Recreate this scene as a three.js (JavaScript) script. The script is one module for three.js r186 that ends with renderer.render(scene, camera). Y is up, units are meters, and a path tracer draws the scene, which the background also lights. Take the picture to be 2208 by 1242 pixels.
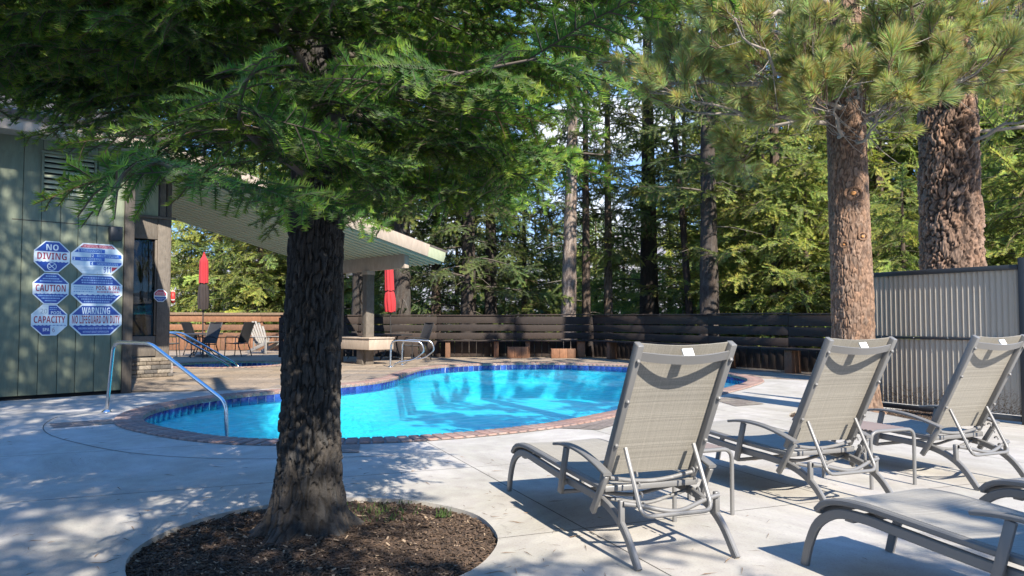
import * as THREE from 'three';
import { mergeGeometries, toCreasedNormals } from 'three/addons/utils/BufferGeometryUtils.js';
import { RoundedBoxGeometry } from 'three/addons/geometries/RoundedBoxGeometry.js';
import { createNoise2D, createNoise3D } from 'simplex-noise';

// ---------------------------------------------------------------- camera, sky, sun, exposure
const scene = new THREE.Scene();
const camera = new THREE.PerspectiveCamera(41.49, 16 / 9, 0.05, 3000);
camera.position.set(0, 1.2, 0);
camera.rotation.x = THREE.MathUtils.degToRad(2.41);

const SUN_DIR = new THREE.Vector3(0.331, 0.616, 0.717).normalize();
const sun = new THREE.DirectionalLight(new THREE.Color(1.0, 0.92, 0.8), 4.6);
sun.position.copy(SUN_DIR).multiplyScalar(60).add(new THREE.Vector3(0, 0, -10));
sun.target.position.set(0, 0, -10);
sun.castShadow = true;
sun.shadow.mapSize.set(4096, 4096);
Object.assign(sun.shadow.camera, { left: -40, right: 40, top: 40, bottom: -40, near: 1, far: 160 });
scene.add(sun, sun.target);

const renderer = new THREE.WebGLRenderer({ antialias: true });
renderer.shadowMap.enabled = true;
renderer.toneMapping = THREE.LinearToneMapping;
renderer.toneMappingExposure = 2.5;

function mulberry(a) { return () => { a |= 0; a = (a + 0x6d2b79f5) | 0; let t = Math.imul(a ^ (a >>> 15), 1 | a); t = (t + Math.imul(t ^ (t >>> 7), 61 | t)) ^ t; return ((t ^ (t >>> 14)) >>> 0) / 4294967296; }; }
const rnd = mulberry(77);
const n2 = createNoise2D(mulberry(5)), n3 = createNoise3D(mulberry(9));
const fbm2 = (x, y, o = 4) => { let s = 0, a = 0.5; for (let i = 0; i < o; i++) { s += a * n2(x, y); x = x * 2 + 7.3; y = y * 2 + 3.1; a *= 0.5; } return s; };
const clamp = THREE.MathUtils.clamp, lerp = THREE.MathUtils.lerp, sstep = THREE.MathUtils.smoothstep;
const V = (x, y, z) => new THREE.Vector3(x, y, z);

{ // the sky: clear blue, paler towards the horizon, soft broken clouds low down
  const W = 1024, Hh = 512, d = new Float32Array(W * Hh * 4);
  for (let j = 0; j < Hh; j++) {
    const el = ((j + 0.5) / Hh - 0.5) * Math.PI, y = Math.sin(el);
    for (let i = 0; i < W; i++) {
      const az = ((i + 0.5) / W - 0.5) * 2 * Math.PI, cx = Math.cos(az) * Math.cos(el), cz = Math.sin(az) * Math.cos(el);
      const t = Math.pow(clamp(y, 0, 1), 0.55);
      let r = lerp(0.24, 0.036, t), g = lerp(0.43, 0.18, t), b = lerp(0.68, 0.56, t);
      let c = 0, f = 2.2, a = 0.55;
      for (let o = 0; o < 4; o++) { c += a * n3(cx * f, y * f * 2.4 + 3, cz * f); f *= 2.05; a *= 0.5; }
      const m = sstep(c, 0.08, 0.5) * (1 - sstep(y, 0.35, 0.75)) * 0.85;
      r = lerp(r, 0.62, m); g = lerp(g, 0.63, m); b = lerp(b, 0.66, m);
      const k = (j * W + i) * 4; d[k] = r; d[k + 1] = g; d[k + 2] = b; d[k + 3] = 1;
    }
  }
  const t = new THREE.DataTexture(d, W, Hh, THREE.RGBAFormat, THREE.FloatType);
  t.mapping = THREE.EquirectangularReflectionMapping; t.magFilter = THREE.LinearFilter; t.needsUpdate = true;
  scene.background = t; scene.environment = t;
}

// ---------------------------------------------------------------- helpers
const used = new Map();
function numbered(n) { const k = used.get(n) ?? 0; used.set(n, k + 1); return k ? `${n}_${String(k).padStart(3, '0')}` : n; }
function meta(o, label, category, group, kind) { if (label) o.userData.label = label; if (category) o.userData.category = category; if (group) o.userData.group = group; if (kind) o.userData.kind = kind; return o; }
function thing(name, label, category, [x, y, z] = [0, 0, 0], turn = 0, group) {
  const o = new THREE.Group(); o.name = numbered(name); o.position.set(x, y, z); o.rotation.y = turn; scene.add(o);
  return meta(o, label, category, group);
}
function mesh(name, geo, mat, parent = scene, label) {
  const m = new THREE.Mesh(Array.isArray(geo) ? merge(geo) : geo, mat);
  m.name = parent === scene ? numbered(name) : partName(parent, name); m.castShadow = m.receiveShadow = true; parent.add(m);
  if (label) m.userData.label = label;
  return m;
}
function partName(parent, n) { const c = parent.userData_names ?? (parent.userData_names = new Map()); const k = c.get(n) ?? 0; c.set(n, k + 1); return k ? `${n}_${String(k).padStart(3, '0')}` : n; }
function struct(name, geo, mat) { const m = mesh(name, geo, mat); m.userData.kind = 'structure'; return m; }
function dup(root, pos, turn, label, group) {
  const r = root.clone(); r.name = numbered(root.name.replace(/_\d{3}$/, '')); scene.add(r); if (pos) r.position.set(...pos); if (turn !== undefined) r.rotation.y = turn;
  r.userData = { ...root.userData }; if (label) r.userData.label = label; if (group) r.userData.group = group;
  return r;
}
function boxUV(g) { // uv in metres by the main direction of each face
  const p = g.attributes.position, uv = new Float32Array(p.count * 2), a = V(), b = V(), c = V(), n = V();
  for (let i = 0; i < p.count; i += 3) {
    a.fromBufferAttribute(p, i); b.fromBufferAttribute(p, i + 1); c.fromBufferAttribute(p, i + 2);
    n.copy(b).sub(a).cross(c.clone().sub(a)); const ax = Math.abs(n.x), ay = Math.abs(n.y), az = Math.abs(n.z);
    for (const [k, q] of [[i, a], [i + 1, b], [i + 2, c]]) { const [s, t] = ay >= ax && ay >= az ? [q.x, q.z] : ax >= az ? [q.z, q.y] : [q.x, q.y]; uv[k * 2] = s; uv[k * 2 + 1] = t; }
  }
  g.setAttribute('uv', new THREE.BufferAttribute(uv, 2)); return g;
}
function fin(g, angle = 0.7) { // one form for all geometry that gets merged
  let q = g.index ? g.toNonIndexed() : g; for (const k of Object.keys(q.attributes)) if (!['position', 'color'].includes(k)) q.deleteAttribute(k);
  q = toCreasedNormals(q, angle); return boxUV(q);
}
const merge = (l) => mergeGeometries(l.map((g) => g));
function box(w, h, d, x = 0, y = 0, z = 0, r = 0.004) { const g = new RoundedBoxGeometry(w, h, d, 1, Math.min(r, w / 2.1, h / 2.1, d / 2.1)); g.translate(x, y, z); return fin(g, 0.9); }
function beam(p, q, w, h, r = 0.003, roll = 0) { // a box from p to q
  const a = V(...p), b = V(...q), L = a.distanceTo(b), g = new RoundedBoxGeometry(w, h, L, 1, Math.min(r, w / 2.1, h / 2.1));
  if (roll) g.rotateZ(roll);
  const m = new THREE.Matrix4().lookAt(b, a, Math.abs(b.y - a.y) > 0.98 * L ? V(0, 0, 1) : V(0, 1, 0)); m.setPosition(a.clone().add(b).multiplyScalar(0.5)); g.applyMatrix4(m); return fin(g, 0.9);
}
function tube(pts, r, seg = 40, sides = 10, closed = false, tension = 0.5) { return fin(new THREE.TubeGeometry(new THREE.CatmullRomCurve3(pts.map((p) => V(...p)), closed, 'catmullrom', tension), seg, r, sides, closed), 1.2); }
function smoothPath(pts, n) { return new THREE.CatmullRomCurve3(pts.map((p) => V(...p)), false, 'centripetal').getSpacedPoints(n); }
function sweep(pts, side, w, d, n = 24) { // a flat bar with eased edges along a path in a plane; side is the plane's normal, w across it, d in it
  const P = smoothPath(pts, n), S = V(...side).normalize(), c = Math.min(w, d) * 0.22, prof = [[-w / 2 + c, -d / 2], [w / 2 - c, -d / 2], [w / 2, -d / 2 + c], [w / 2, d / 2 - c], [w / 2 - c, d / 2], [-w / 2 + c, d / 2], [-w / 2, d / 2 - c], [-w / 2, -d / 2 + c]];
  const pos = [], idx = [], K = prof.length;
  P.forEach((p, i) => { const t = (P[i + 1] ?? p).clone().sub(P[i - 1] ?? p).normalize(), N = S.clone().cross(t).normalize(); for (const [a, b] of prof) { const q = p.clone().addScaledVector(S, a).addScaledVector(N, b); pos.push(q.x, q.y, q.z); } });
  for (let i = 0; i < P.length - 1; i++) for (let k = 0; k < K; k++) { const a = i * K + k, b = i * K + (k + 1) % K; idx.push(a, b, a + K, b, b + K, a + K); }
  for (let k = 1; k < K - 1; k++) { idx.push(0, k + 1, k); const o = (P.length - 1) * K; idx.push(o, o + k, o + k + 1); }
  const g = new THREE.BufferGeometry(); g.setAttribute('position', new THREE.Float32BufferAttribute(pos, 3)); g.setIndex(idx); return fin(g, 0.6);
}
function sheetGrid(nx, ny, f, thick = 0) { // a curved sheet given by f(u, v)
  const pos = [], idx = [], at = (i, j, o) => o * (nx + 1) * (ny + 1) + j * (nx + 1) + i;
  for (let o = 0; o < (thick ? 2 : 1); o++) for (let j = 0; j <= ny; j++) for (let i = 0; i <= nx; i++) {
    const u = i / nx, v = j / ny, p = f(u, v), e = 1e-3, du = f(u + e, v).sub(p), dv = f(u, v + e).sub(p), n = du.cross(dv).normalize();
    if (o) p.addScaledVector(n, -thick); pos.push(p.x, p.y, p.z);
  }
  for (let j = 0; j < ny; j++) for (let i = 0; i < nx; i++) {
    idx.push(at(i, j, 0), at(i + 1, j, 0), at(i, j + 1, 0), at(i + 1, j, 0), at(i + 1, j + 1, 0), at(i, j + 1, 0));
    if (thick) idx.push(at(i, j, 1), at(i, j + 1, 1), at(i + 1, j, 1), at(i + 1, j, 1), at(i, j + 1, 1), at(i + 1, j + 1, 1));
  }
  if (thick) {
    for (let i = 0; i < nx; i++) idx.push(at(i, 0, 0), at(i, 0, 1), at(i + 1, 0, 0), at(i + 1, 0, 0), at(i, 0, 1), at(i + 1, 0, 1), at(i, ny, 0), at(i + 1, ny, 0), at(i, ny, 1), at(i + 1, ny, 0), at(i + 1, ny, 1), at(i, ny, 1));
    for (let j = 0; j < ny; j++) idx.push(at(0, j, 0), at(0, j + 1, 0), at(0, j, 1), at(0, j + 1, 0), at(0, j + 1, 1), at(0, j, 1), at(nx, j, 0), at(nx, j, 1), at(nx, j + 1, 0), at(nx, j + 1, 0), at(nx, j, 1), at(nx, j + 1, 1));
  }
  const g = new THREE.BufferGeometry(); g.setAttribute('position', new THREE.Float32BufferAttribute(pos, 3)); g.setIndex(idx); return fin(g, 0.8);
}
class MB { // collects tubes and thin leaf triangles quickly
  constructor() { this.p = []; this.c = []; this.i = []; }
  tri(a, b, c, col, col2 = col) { const k = this.p.length / 3; this.p.push(a.x, a.y, a.z, b.x, b.y, b.z, c.x, c.y, c.z); this.c.push(...col, ...col, ...col2); this.i.push(k, k + 1, k + 2); }
  tube(pts, r0, r1, sides, col = [1, 1, 1]) {
    const k0 = this.p.length / 3, n = pts.length; let up = V(0.13, 0.95, 0.27);
    pts.forEach((p, i) => {
      const t = (pts[i + 1] ?? p).clone().sub(pts[i - 1] ?? p).normalize(), s = t.clone().cross(up); if (s.lengthSq() < 1e-4) s.set(1, 0, 0).cross(t); s.normalize(); const w = s.clone().cross(t), r = lerp(r0, r1, i / (n - 1));
      for (let k = 0; k < sides; k++) { const a = (k / sides) * 6.28318, x = Math.cos(a) * r, y = Math.sin(a) * r; this.p.push(p.x + s.x * x + w.x * y, p.y + s.y * x + w.y * y, p.z + s.z * x + w.z * y); this.c.push(...col); }
    });
    for (let i = 0; i < n - 1; i++) for (let k = 0; k < sides; k++) { const a = k0 + i * sides + k, b = k0 + i * sides + (k + 1) % sides; this.i.push(a, a + sides, b, b, a + sides, b + sides); }
  }
  geo(smooth) { const g = new THREE.BufferGeometry(); g.setAttribute('position', new THREE.Float32BufferAttribute(this.p, 3)); g.setAttribute('color', new THREE.Float32BufferAttribute(this.c, 3)); g.setIndex(this.i); if (smooth) g.computeVertexNormals(); return g; }
}
function tex(n, f, srgb = true, rx = 1, ry = rx) { // f(u, v) -> [r, g, b] sRGB-ish 0..1
  const d = new Uint8Array(n * n * 4);
  for (let j = 0; j < n; j++) for (let i = 0; i < n; i++) { const c = f(i / n, j / n), k = (j * n + i) * 4; for (let q = 0; q < 3; q++) d[k + q] = clamp(c[q] ?? c[0], 0, 1) * 255; d[k + 3] = 255; }
  const t = new THREE.DataTexture(d, n, n); t.wrapS = t.wrapT = THREE.RepeatWrapping; t.magFilter = THREE.LinearFilter; t.minFilter = THREE.LinearMipmapLinearFilter; if (srgb) t.colorSpace = THREE.SRGBColorSpace; t.repeat.set(rx, ry); t.needsUpdate = true; return t;
}
const TN = (u, v, f, s = 0) => { const a = u * 6.28318, b = v * 6.28318, r = f / 6.28318; return n3(Math.cos(a) * r + s, Math.sin(a) * r + Math.cos(b) * r * 0.7, Math.sin(b) * r + s * 1.7); }; // tiling noise
const TF = (u, v, f, s, o = 4) => { let t = 0, a = 0.5; for (let i = 0; i < o; i++) { t += a * TN(u, v, f, s + i * 9.1); f *= 2; a *= 0.5; } return t; };
const lin = (r, g, b) => new THREE.Color().setRGB(r, g, b);
const std = (o) => new THREE.MeshStandardMaterial(o), phy = (o) => new THREE.MeshPhysicalMaterial(o);

// ---------------------------------------------------------------- materials
const grainTex = tex(512, (u, v) => { const a = 0.86 + 0.16 * TF(u * 1, v * 0.12 + 0.3, 46, 3, 3) + 0.08 * TF(u, v, 6, 8, 3) + 0.08 * TN(u, v * 0.3, 150, 4); return [a, a, a]; }, true, 1.4);
const grainBump = tex(512, (u, v) => [0.5 + 0.4 * TF(u, v * 0.12 + 0.3, 60, 3, 3)], false, 1.4);
const paintTex = tex(512, (u, v) => { const a = 0.92 + 0.07 * TF(u, v * 0.35, 9, 5, 4) + 0.05 * TF(u, v * 0.15 + 0.3, 50, 3, 2); return [a, a, a]; }, true, 0.8);
const concTex = tex(1024, (u, v) => { const big = TF(u, v, 5, 1, 4), mid = TF(u, v, 22, 4, 3), fine = TN(u, v, 420, 7), pit = Math.max(0, TN(u, v, 190, 12) - 0.62) * 1.4; const a = 0.9 + 0.09 * big + 0.05 * mid + 0.035 * fine - pit * 0.25; return [a, a * (0.995 + 0.01 * mid), a * (0.98 + 0.02 * big)]; }, true, 0.27);
const concBump = tex(512, (u, v) => [0.5 + 0.35 * TF(u, v, 120, 2, 3)], false, 0.9);
const specTex = tex(512, (u, v) => { const a = 0.84 + 0.2 * TF(u, v, 14, 21, 4) + 0.12 * TN(u, v, 240, 2); return [a, a, a]; }, true, 1.1);
const weave = tex(512, (u, v) => { const s = 64, th = Math.sin(u * s * 6.283) * 0.5 + 0.5, tv = Math.sin(v * s * 6.283) * 0.5 + 0.5, lh = TN(0.2, v, 150, 3), lv = TN(u, 0.4, 150, 6); const a = 0.84 + 0.1 * th * tv + 0.11 * lh + 0.07 * lv + 0.05 * TN(u, v, 60, 1); return [a, a * 0.995, a * 0.985]; }, true, 3.2);
const M = {
  concrete: std({ color: lin(0.47, 0.445, 0.41), roughness: 0.88, map: concTex, bumpMap: concBump, bumpScale: 0.0012 }),
  base: std({ color: lin(0.09, 0.08, 0.07), roughness: 1, map: specTex }),
  earth: std({ color: lin(0.1, 0.08, 0.055), roughness: 1, map: specTex }),
  soil: std({ color: lin(0.055, 0.034, 0.024), roughness: 1, map: specTex, bumpMap: concBump, bumpScale: 0.01 }),
  pavers: [[0.34, 0.27, 0.2], [0.4, 0.31, 0.22], [0.3, 0.25, 0.2], [0.44, 0.35, 0.26]].map((c) => std({ color: lin(...c), roughness: 0.85, map: specTex, bumpMap: concBump, bumpScale: 0.003 })),
  greyPavers: [[0.24, 0.2, 0.17], [0.3, 0.26, 0.21], [0.27, 0.22, 0.19]].map((c) => std({ color: lin(...c), roughness: 0.85, map: specTex })),
  bricks: [[0.34, 0.21, 0.17], [0.4, 0.25, 0.2], [0.31, 0.21, 0.18], [0.38, 0.27, 0.225]].map((c) => std({ color: lin(...c), roughness: 0.8, map: specTex, bumpMap: concBump, bumpScale: 0.002 })),
  grout: std({ color: lin(0.34, 0.3, 0.27), roughness: 1, map: specTex }),
  tiles: [[0.016, 0.035, 0.17], [0.02, 0.05, 0.22], [0.025, 0.07, 0.27], [0.014, 0.028, 0.13]].map((c) => phy({ color: lin(...c), roughness: 0.18, clearcoat: 0.6 })),
  tileWhite: phy({ color: lin(0.75, 0.77, 0.75), roughness: 0.25 }),
  plaster: std({ color: lin(0.5, 0.82, 0.88), roughness: 0.9, map: specTex }),
  water: phy({ color: lin(0.24, 0.87, 0.97), roughness: 0.42, transmission: 1, thickness: 0, specularIntensity: 0.3, ior: 1.33 }),
  greenWall: std({ color: lin(0.185, 0.21, 0.145), roughness: 0.75, map: paintTex, bumpMap: grainBump, bumpScale: 0.0008 }),
  greenLight: std({ color: lin(0.33, 0.36, 0.24), roughness: 0.75, map: paintTex, bumpMap: grainBump, bumpScale: 0.001 }),
  brownTrim: std({ color: lin(0.075, 0.062, 0.05), roughness: 0.75, map: grainTex }),
  greyTrim: std({ color: lin(0.17, 0.145, 0.12), roughness: 0.75, map: grainTex }),
  tan: std({ color: lin(0.42, 0.34, 0.27), roughness: 0.75, map: paintTex, bumpMap: grainBump, bumpScale: 0.001 }),
  deckCeil: std({ color: lin(0.46, 0.47, 0.34), roughness: 0.6 }),
  roofing: std({ color: lin(0.12, 0.1, 0.09), roughness: 0.95, map: specTex }),
  darkVoid: std({ color: lin(0.012, 0.012, 0.013), roughness: 1 }),  // near black, painting the dark behind boards, vent and window
  louver: std({ color: lin(0.4, 0.42, 0.3), roughness: 0.6 }),
  glass: phy({ color: lin(0.55, 0.6, 0.6), roughness: 0.02, transmission: 1, thickness: 0 }),
  stones: [[0.17, 0.14, 0.11], [0.25, 0.21, 0.16], [0.12, 0.11, 0.1], [0.3, 0.26, 0.21]].map((c) => std({ color: lin(...c), roughness: 0.9, map: specTex, bumpMap: concBump, bumpScale: 0.006 })),
  black: std({ color: lin(0.02, 0.022, 0.026), roughness: 0.45 }),
  steel: std({ color: lin(0.62, 0.63, 0.63), roughness: 0.22, metalness: 1 }),
  chairMetal: std({ color: lin(0.175, 0.172, 0.168), roughness: 0.42, metalness: 0.15 }),
  sling: phy({ color: lin(0.385, 0.36, 0.312), roughness: 0.85, map: weave, transmission: 0.1, thickness: 0, bumpMap: weave, bumpScale: 0.0006 }),
  slingEdge: std({ color: lin(0.4, 0.375, 0.33), roughness: 0.85, map: weave }),
  darkSling: std({ color: lin(0.035, 0.034, 0.036), roughness: 0.8, map: weave }),
  darkMetal: std({ color: lin(0.03, 0.028, 0.027), roughness: 0.5 }),
  tableTop: std({ color: lin(0.19, 0.15, 0.14), roughness: 0.6 }),
  redCloth: phy({ color: lin(0.46, 0.022, 0.03), roughness: 0.85, transmission: 0.25, thickness: 0 }),
  shadeAndStrapCloth: std({ color: lin(0.03, 0.022, 0.02), roughness: 0.9 }),  // shade on the lower umbrella cloth put in as colour; also the strap
  adirondack: std({ color: lin(0.36, 0.34, 0.31), roughness: 0.75, map: grainTex }),
  shadedWood: [[0.034, 0.022, 0.016], [0.042, 0.026, 0.019], [0.03, 0.02, 0.016]].map((c) => std({ color: lin(...c), roughness: 0.8, map: grainTex, bumpMap: grainBump, bumpScale: 0.0015 })),  // fence and bench wood darkened, tree shade put into the colour
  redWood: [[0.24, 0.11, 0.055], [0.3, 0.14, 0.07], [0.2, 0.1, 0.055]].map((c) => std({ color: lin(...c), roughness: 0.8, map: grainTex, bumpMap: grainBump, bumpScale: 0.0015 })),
  capWood: std({ color: lin(0.24, 0.16, 0.1), roughness: 0.8, map: grainTex }),
  fenceFrame: std({ color: lin(0.035, 0.04, 0.045), roughness: 0.45, metalness: 0.3 }),
  zinc: std({ color: lin(0.37, 0.33, 0.27), roughness: 0.55, metalness: 0.06 }),
  zincLow: std({ color: lin(0.37, 0.33, 0.27), roughness: 0.6, metalness: 0.04, map: tex(512, (u, v) => { const d = sstep(0.42 - v + 0.16 * TF(u, v, 12, 31, 4), 0.0, 0.3) * sstep(TN(u, v, 60, 5) + 0.5 * TN(u, v, 150, 9), -0.1, 0.6) * (v < 0.6 ? 1 : 0); return [1 - 0.45 * d, 1 - 0.55 * d, 1 - 0.66 * d]; }) }),
  white: std({ color: lin(0.78, 0.78, 0.75), roughness: 0.5 }),
  red: std({ color: lin(0.55, 0.04, 0.035), roughness: 0.5 }),
  firBark: std({ color: lin(1.12, 1.12, 1.12), roughness: 0.95, vertexColors: true, map: specTex, bumpMap: concBump, bumpScale: 0.006 }),
  limb: std({ color: lin(1, 1, 1), roughness: 0.95, vertexColors: true }),
  needle: phy({ color: lin(1, 1, 1), roughness: 1, transmission: 0.5, thickness: 0, vertexColors: true, specularIntensity: 0.4 }),
  hill: std({ color: lin(0.23, 0.215, 0.22), roughness: 1 }),
};

// ---------------------------------------------------------------- outlines of pool, spa and beds (metres)
const poolKeys = [[-4.5, -9.3], [-4.72, -10.0], [-4.73, -10.85], [-4.45, -11.95], [-3.85, -12.9], [-3.1, -13.95], [-2.66, -14.7], [-2.42, -15.8], [-2.36, -17.2], [-2.18, -18.8], [-1.7, -19.9], [-0.7, -20.75], [0.4, -21.1], [1.7, -20.85], [3.1, -19.9], [4.2, -18.4], [4.7, -17.0], [4.8, -15.8], [4.6, -14.9], [4.1, -13.95], [2.69, -11.8], [1.37, -10.05], [0.4, -8.8], [-0.51, -8.1], [-1.11, -7.82], [-1.75, -7.68], [-2.4, -7.63], [-2.95, -7.8], [-3.6, -8.25], [-4.15, -8.75]];
const ring = (keys, n) => new THREE.CatmullRomCurve3(keys.map(([x, z]) => V(x, 0, z)), true, 'centripetal').getSpacedPoints(n).slice(0, n).map((p) => [p.x, p.z]);
function offset(r, d) { // moves a closed outline outwards
  const n = r.length; let area = 0; r.forEach(([x, z], i) => { const [a, b] = r[(i + 1) % n]; area += x * b - a * z; }); const s = Math.sign(area);
  return r.map((p, i) => { const a = r[(i + n - 1) % n], b = r[(i + 1) % n], tx = b[0] - a[0], tz = b[1] - a[1], l = Math.hypot(tx, tz); return [p[0] + (s * tz / l) * d, p[1] - (s * tx / l) * d]; });
}
const NP = 220, poolIn = ring(poolKeys, NP), poolOut = offset(poolIn, 0.3);
const circle = (x, z, rx, rz, n = 64, wob = 0, turn = 0) => Array.from({ length: n }, (_, i) => { const a = (i / n) * 6.28318, k = 1 + wob * n2(Math.cos(a) * 1.3 + x, Math.sin(a) * 1.3 + z), c = Math.cos(a) * rx * k, s = Math.sin(a) * rz * k; return [x + c * Math.cos(turn) + s * Math.sin(turn), z - c * Math.sin(turn) + s * Math.cos(turn)]; });
const spaIn = circle(-7.65, -20.6, 1.42, 1.42, 72), spaOut = circle(-7.65, -20.6, 1.7, 1.7, 72);
const firBed = circle(-1.03, -4.2, 0.96, 1.0, 72, 0.015), pineBed = circle(4.62, -9.75, 1.22, 0.86, 48, 0.03, 0.5);
function polyShape(pts, holes = []) { // shapes lie in x, -z so that they face up once turned
  const s = new THREE.Shape(pts.map(([x, z]) => new THREE.Vector2(x, -z))); for (const h of holes) s.holes.push(new THREE.Path(h.map(([x, z]) => new THREE.Vector2(x, -z)))); return s;
}
function flat(pts, holes, y) { const g = new THREE.ShapeGeometry(polyShape(pts, holes)); g.rotateX(-Math.PI / 2); g.translate(0, y, 0); return fin(g); }
function tris(pts, holes = []) { const g = new THREE.ShapeGeometry(polyShape(pts, holes)).toNonIndexed(), p = g.attributes.position, o = []; for (let i = 0; i < p.count; i += 3) o.push([0, 1, 2].map((k) => [p.getX(i + k), -p.getY(i + k)])); return o; }
function clip(polys, nx, nz, d) { // keeps nx*x + nz*z >= d
  const out = [];
  for (const q of polys) {
    const r = [];
    q.forEach((a, i) => { const b = q[(i + 1) % q.length], da = nx * a[0] + nz * a[1] - d, db = nx * b[0] + nz * b[1] - d; if (da >= 0) r.push(a); if (da * db < 0) { const t = da / (da - db); r.push([lerp(a[0], b[0], t), lerp(a[1], b[1], t)]); } });
    if (r.length > 2) out.push(r);
  }
  return out;
}
function sheet(polys, y, tilt) {
  const pos = []; const h = tilt ?? (() => 0);
  for (const q of polys) for (let i = 1; i < q.length - 1; i++) { const [a, b, c] = [q[0], q[i], q[i + 1]], up = (b[0] - a[0]) * (c[1] - a[1]) - (b[1] - a[1]) * (c[0] - a[0]) < 0; for (const k of up ? [a, b, c] : [a, c, b]) pos.push(k[0], y + h(k), k[1]); }
  const g = new THREE.BufferGeometry(); g.setAttribute('position', new THREE.Float32BufferAttribute(pos, 3)); return fin(g);
}
function skirt(pts, y0, y1, closed = true) { // a vertical band under an outline
  const pos = [], idx = [], n = pts.length; pts.forEach(([x, z]) => pos.push(x, y0, z, x, y1, z)); for (let i = 0; i < (closed ? n : n - 1); i++) { const a = i * 2, b = ((i + 1) % n) * 2; idx.push(a, b, a + 1, b, b + 1, a + 1); }
  const g = new THREE.BufferGeometry(); g.setAttribute('position', new THREE.Float32BufferAttribute(pos, 3)); g.setIndex(idx); return fin(g, 1);
}

// ---------------------------------------------------------------- ground
struct('ground', flat([[-500, 60], [500, 60], [500, -900], [-500, -900]], [offset(poolIn, 0.1), offset(spaIn, 0.1), firBed, pineBed], -0.05), M.earth);
{ // a pale mountain ridge far behind the trees
  const pos = [], idx = [], N = 120;
  for (let i = 0; i <= N; i++) { const x = -900 + (i / N) * 1800, h = 82 + 40 * fbm2(i * 0.06, 2, 4) + 18 * Math.sin(i * 0.09 + 0.6); for (const [k, yy, zz] of [[0, -5, 620], [1, h * 0.55, 760], [2, h, 860]]) pos.push(x, yy + (k === 1 ? 18 * n2(i * 0.3, 5) : 0), -zz + 20 * n2(i * 0.21, k)); }
  for (let i = 0; i < N; i++) for (let k = 0; k < 2; k++) { const a = i * 3 + k; idx.push(a, a + 3, a + 1, a + 1, a + 3, a + 4); }
  const g = new THREE.BufferGeometry(); g.setAttribute('position', new THREE.Float32BufferAttribute(pos, 3)); g.setIndex(idx); struct('hills', fin(g, 1.2), M.hill);
}
const AX = [0.3746, 0.9272], EX = [0.9272, -0.3746]; // the slab grid: along the loungers and across
function nearest(r, x, z) { let b = 0, m = 1e9; r.forEach(([a, c], i) => { const d = (a - x) ** 2 + (c - z) ** 2; if (d < m) { m = d; b = i; } }); return b; }
function walk(r, i, j, step) { const o = [r[i]]; while (i !== j) { i = (i + step + r.length) % r.length; o.push(r[i]); } return o; }
const iB = nearest(poolOut, -3.75, -13.75), iC = nearest(poolOut, 5.1, -15.7);
const nearSide = (() => { const a = walk(poolOut, iC, iB, 1), b = walk(poolOut, iC, iB, -1); const mz = (l) => Math.max(...l.map((p) => p[1])); return mz(a) > mz(b) ? a : b; })();
const farSide = (() => { const a = walk(poolOut, iB, iC, 1), b = walk(poolOut, iB, iC, -1); const mz = (l) => Math.min(...l.map((p) => p[1])); return mz(a) < mz(b) ? a : b; })();
const wallPt = (t, n = 0) => [-7.58 + 0.72 * t + 0.694 * n, -11.32 - 0.694 * t + 0.72 * n];
const concreteEdge = [[-14, 9], [16, 9], [16, -13.6], [9.5, -13.9], [7.2, -14.4], ...nearSide, [-4.9, -13.0], wallPt(1.86), wallPt(-8)];
const paverEdge = [wallPt(1.86), [-4.9, -13.0], ...farSide, [7.2, -14.4], [9.5, -13.9], [10, -17], [7.2, -17.3], [2.7, -25.4], [-6, -25.6], [-9, -31.2], [-19, -31.2], [-19, -22]];
const patio = new THREE.Group(); patio.name = 'patio'; patio.userData.kind = 'structure'; scene.add(patio);
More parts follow.
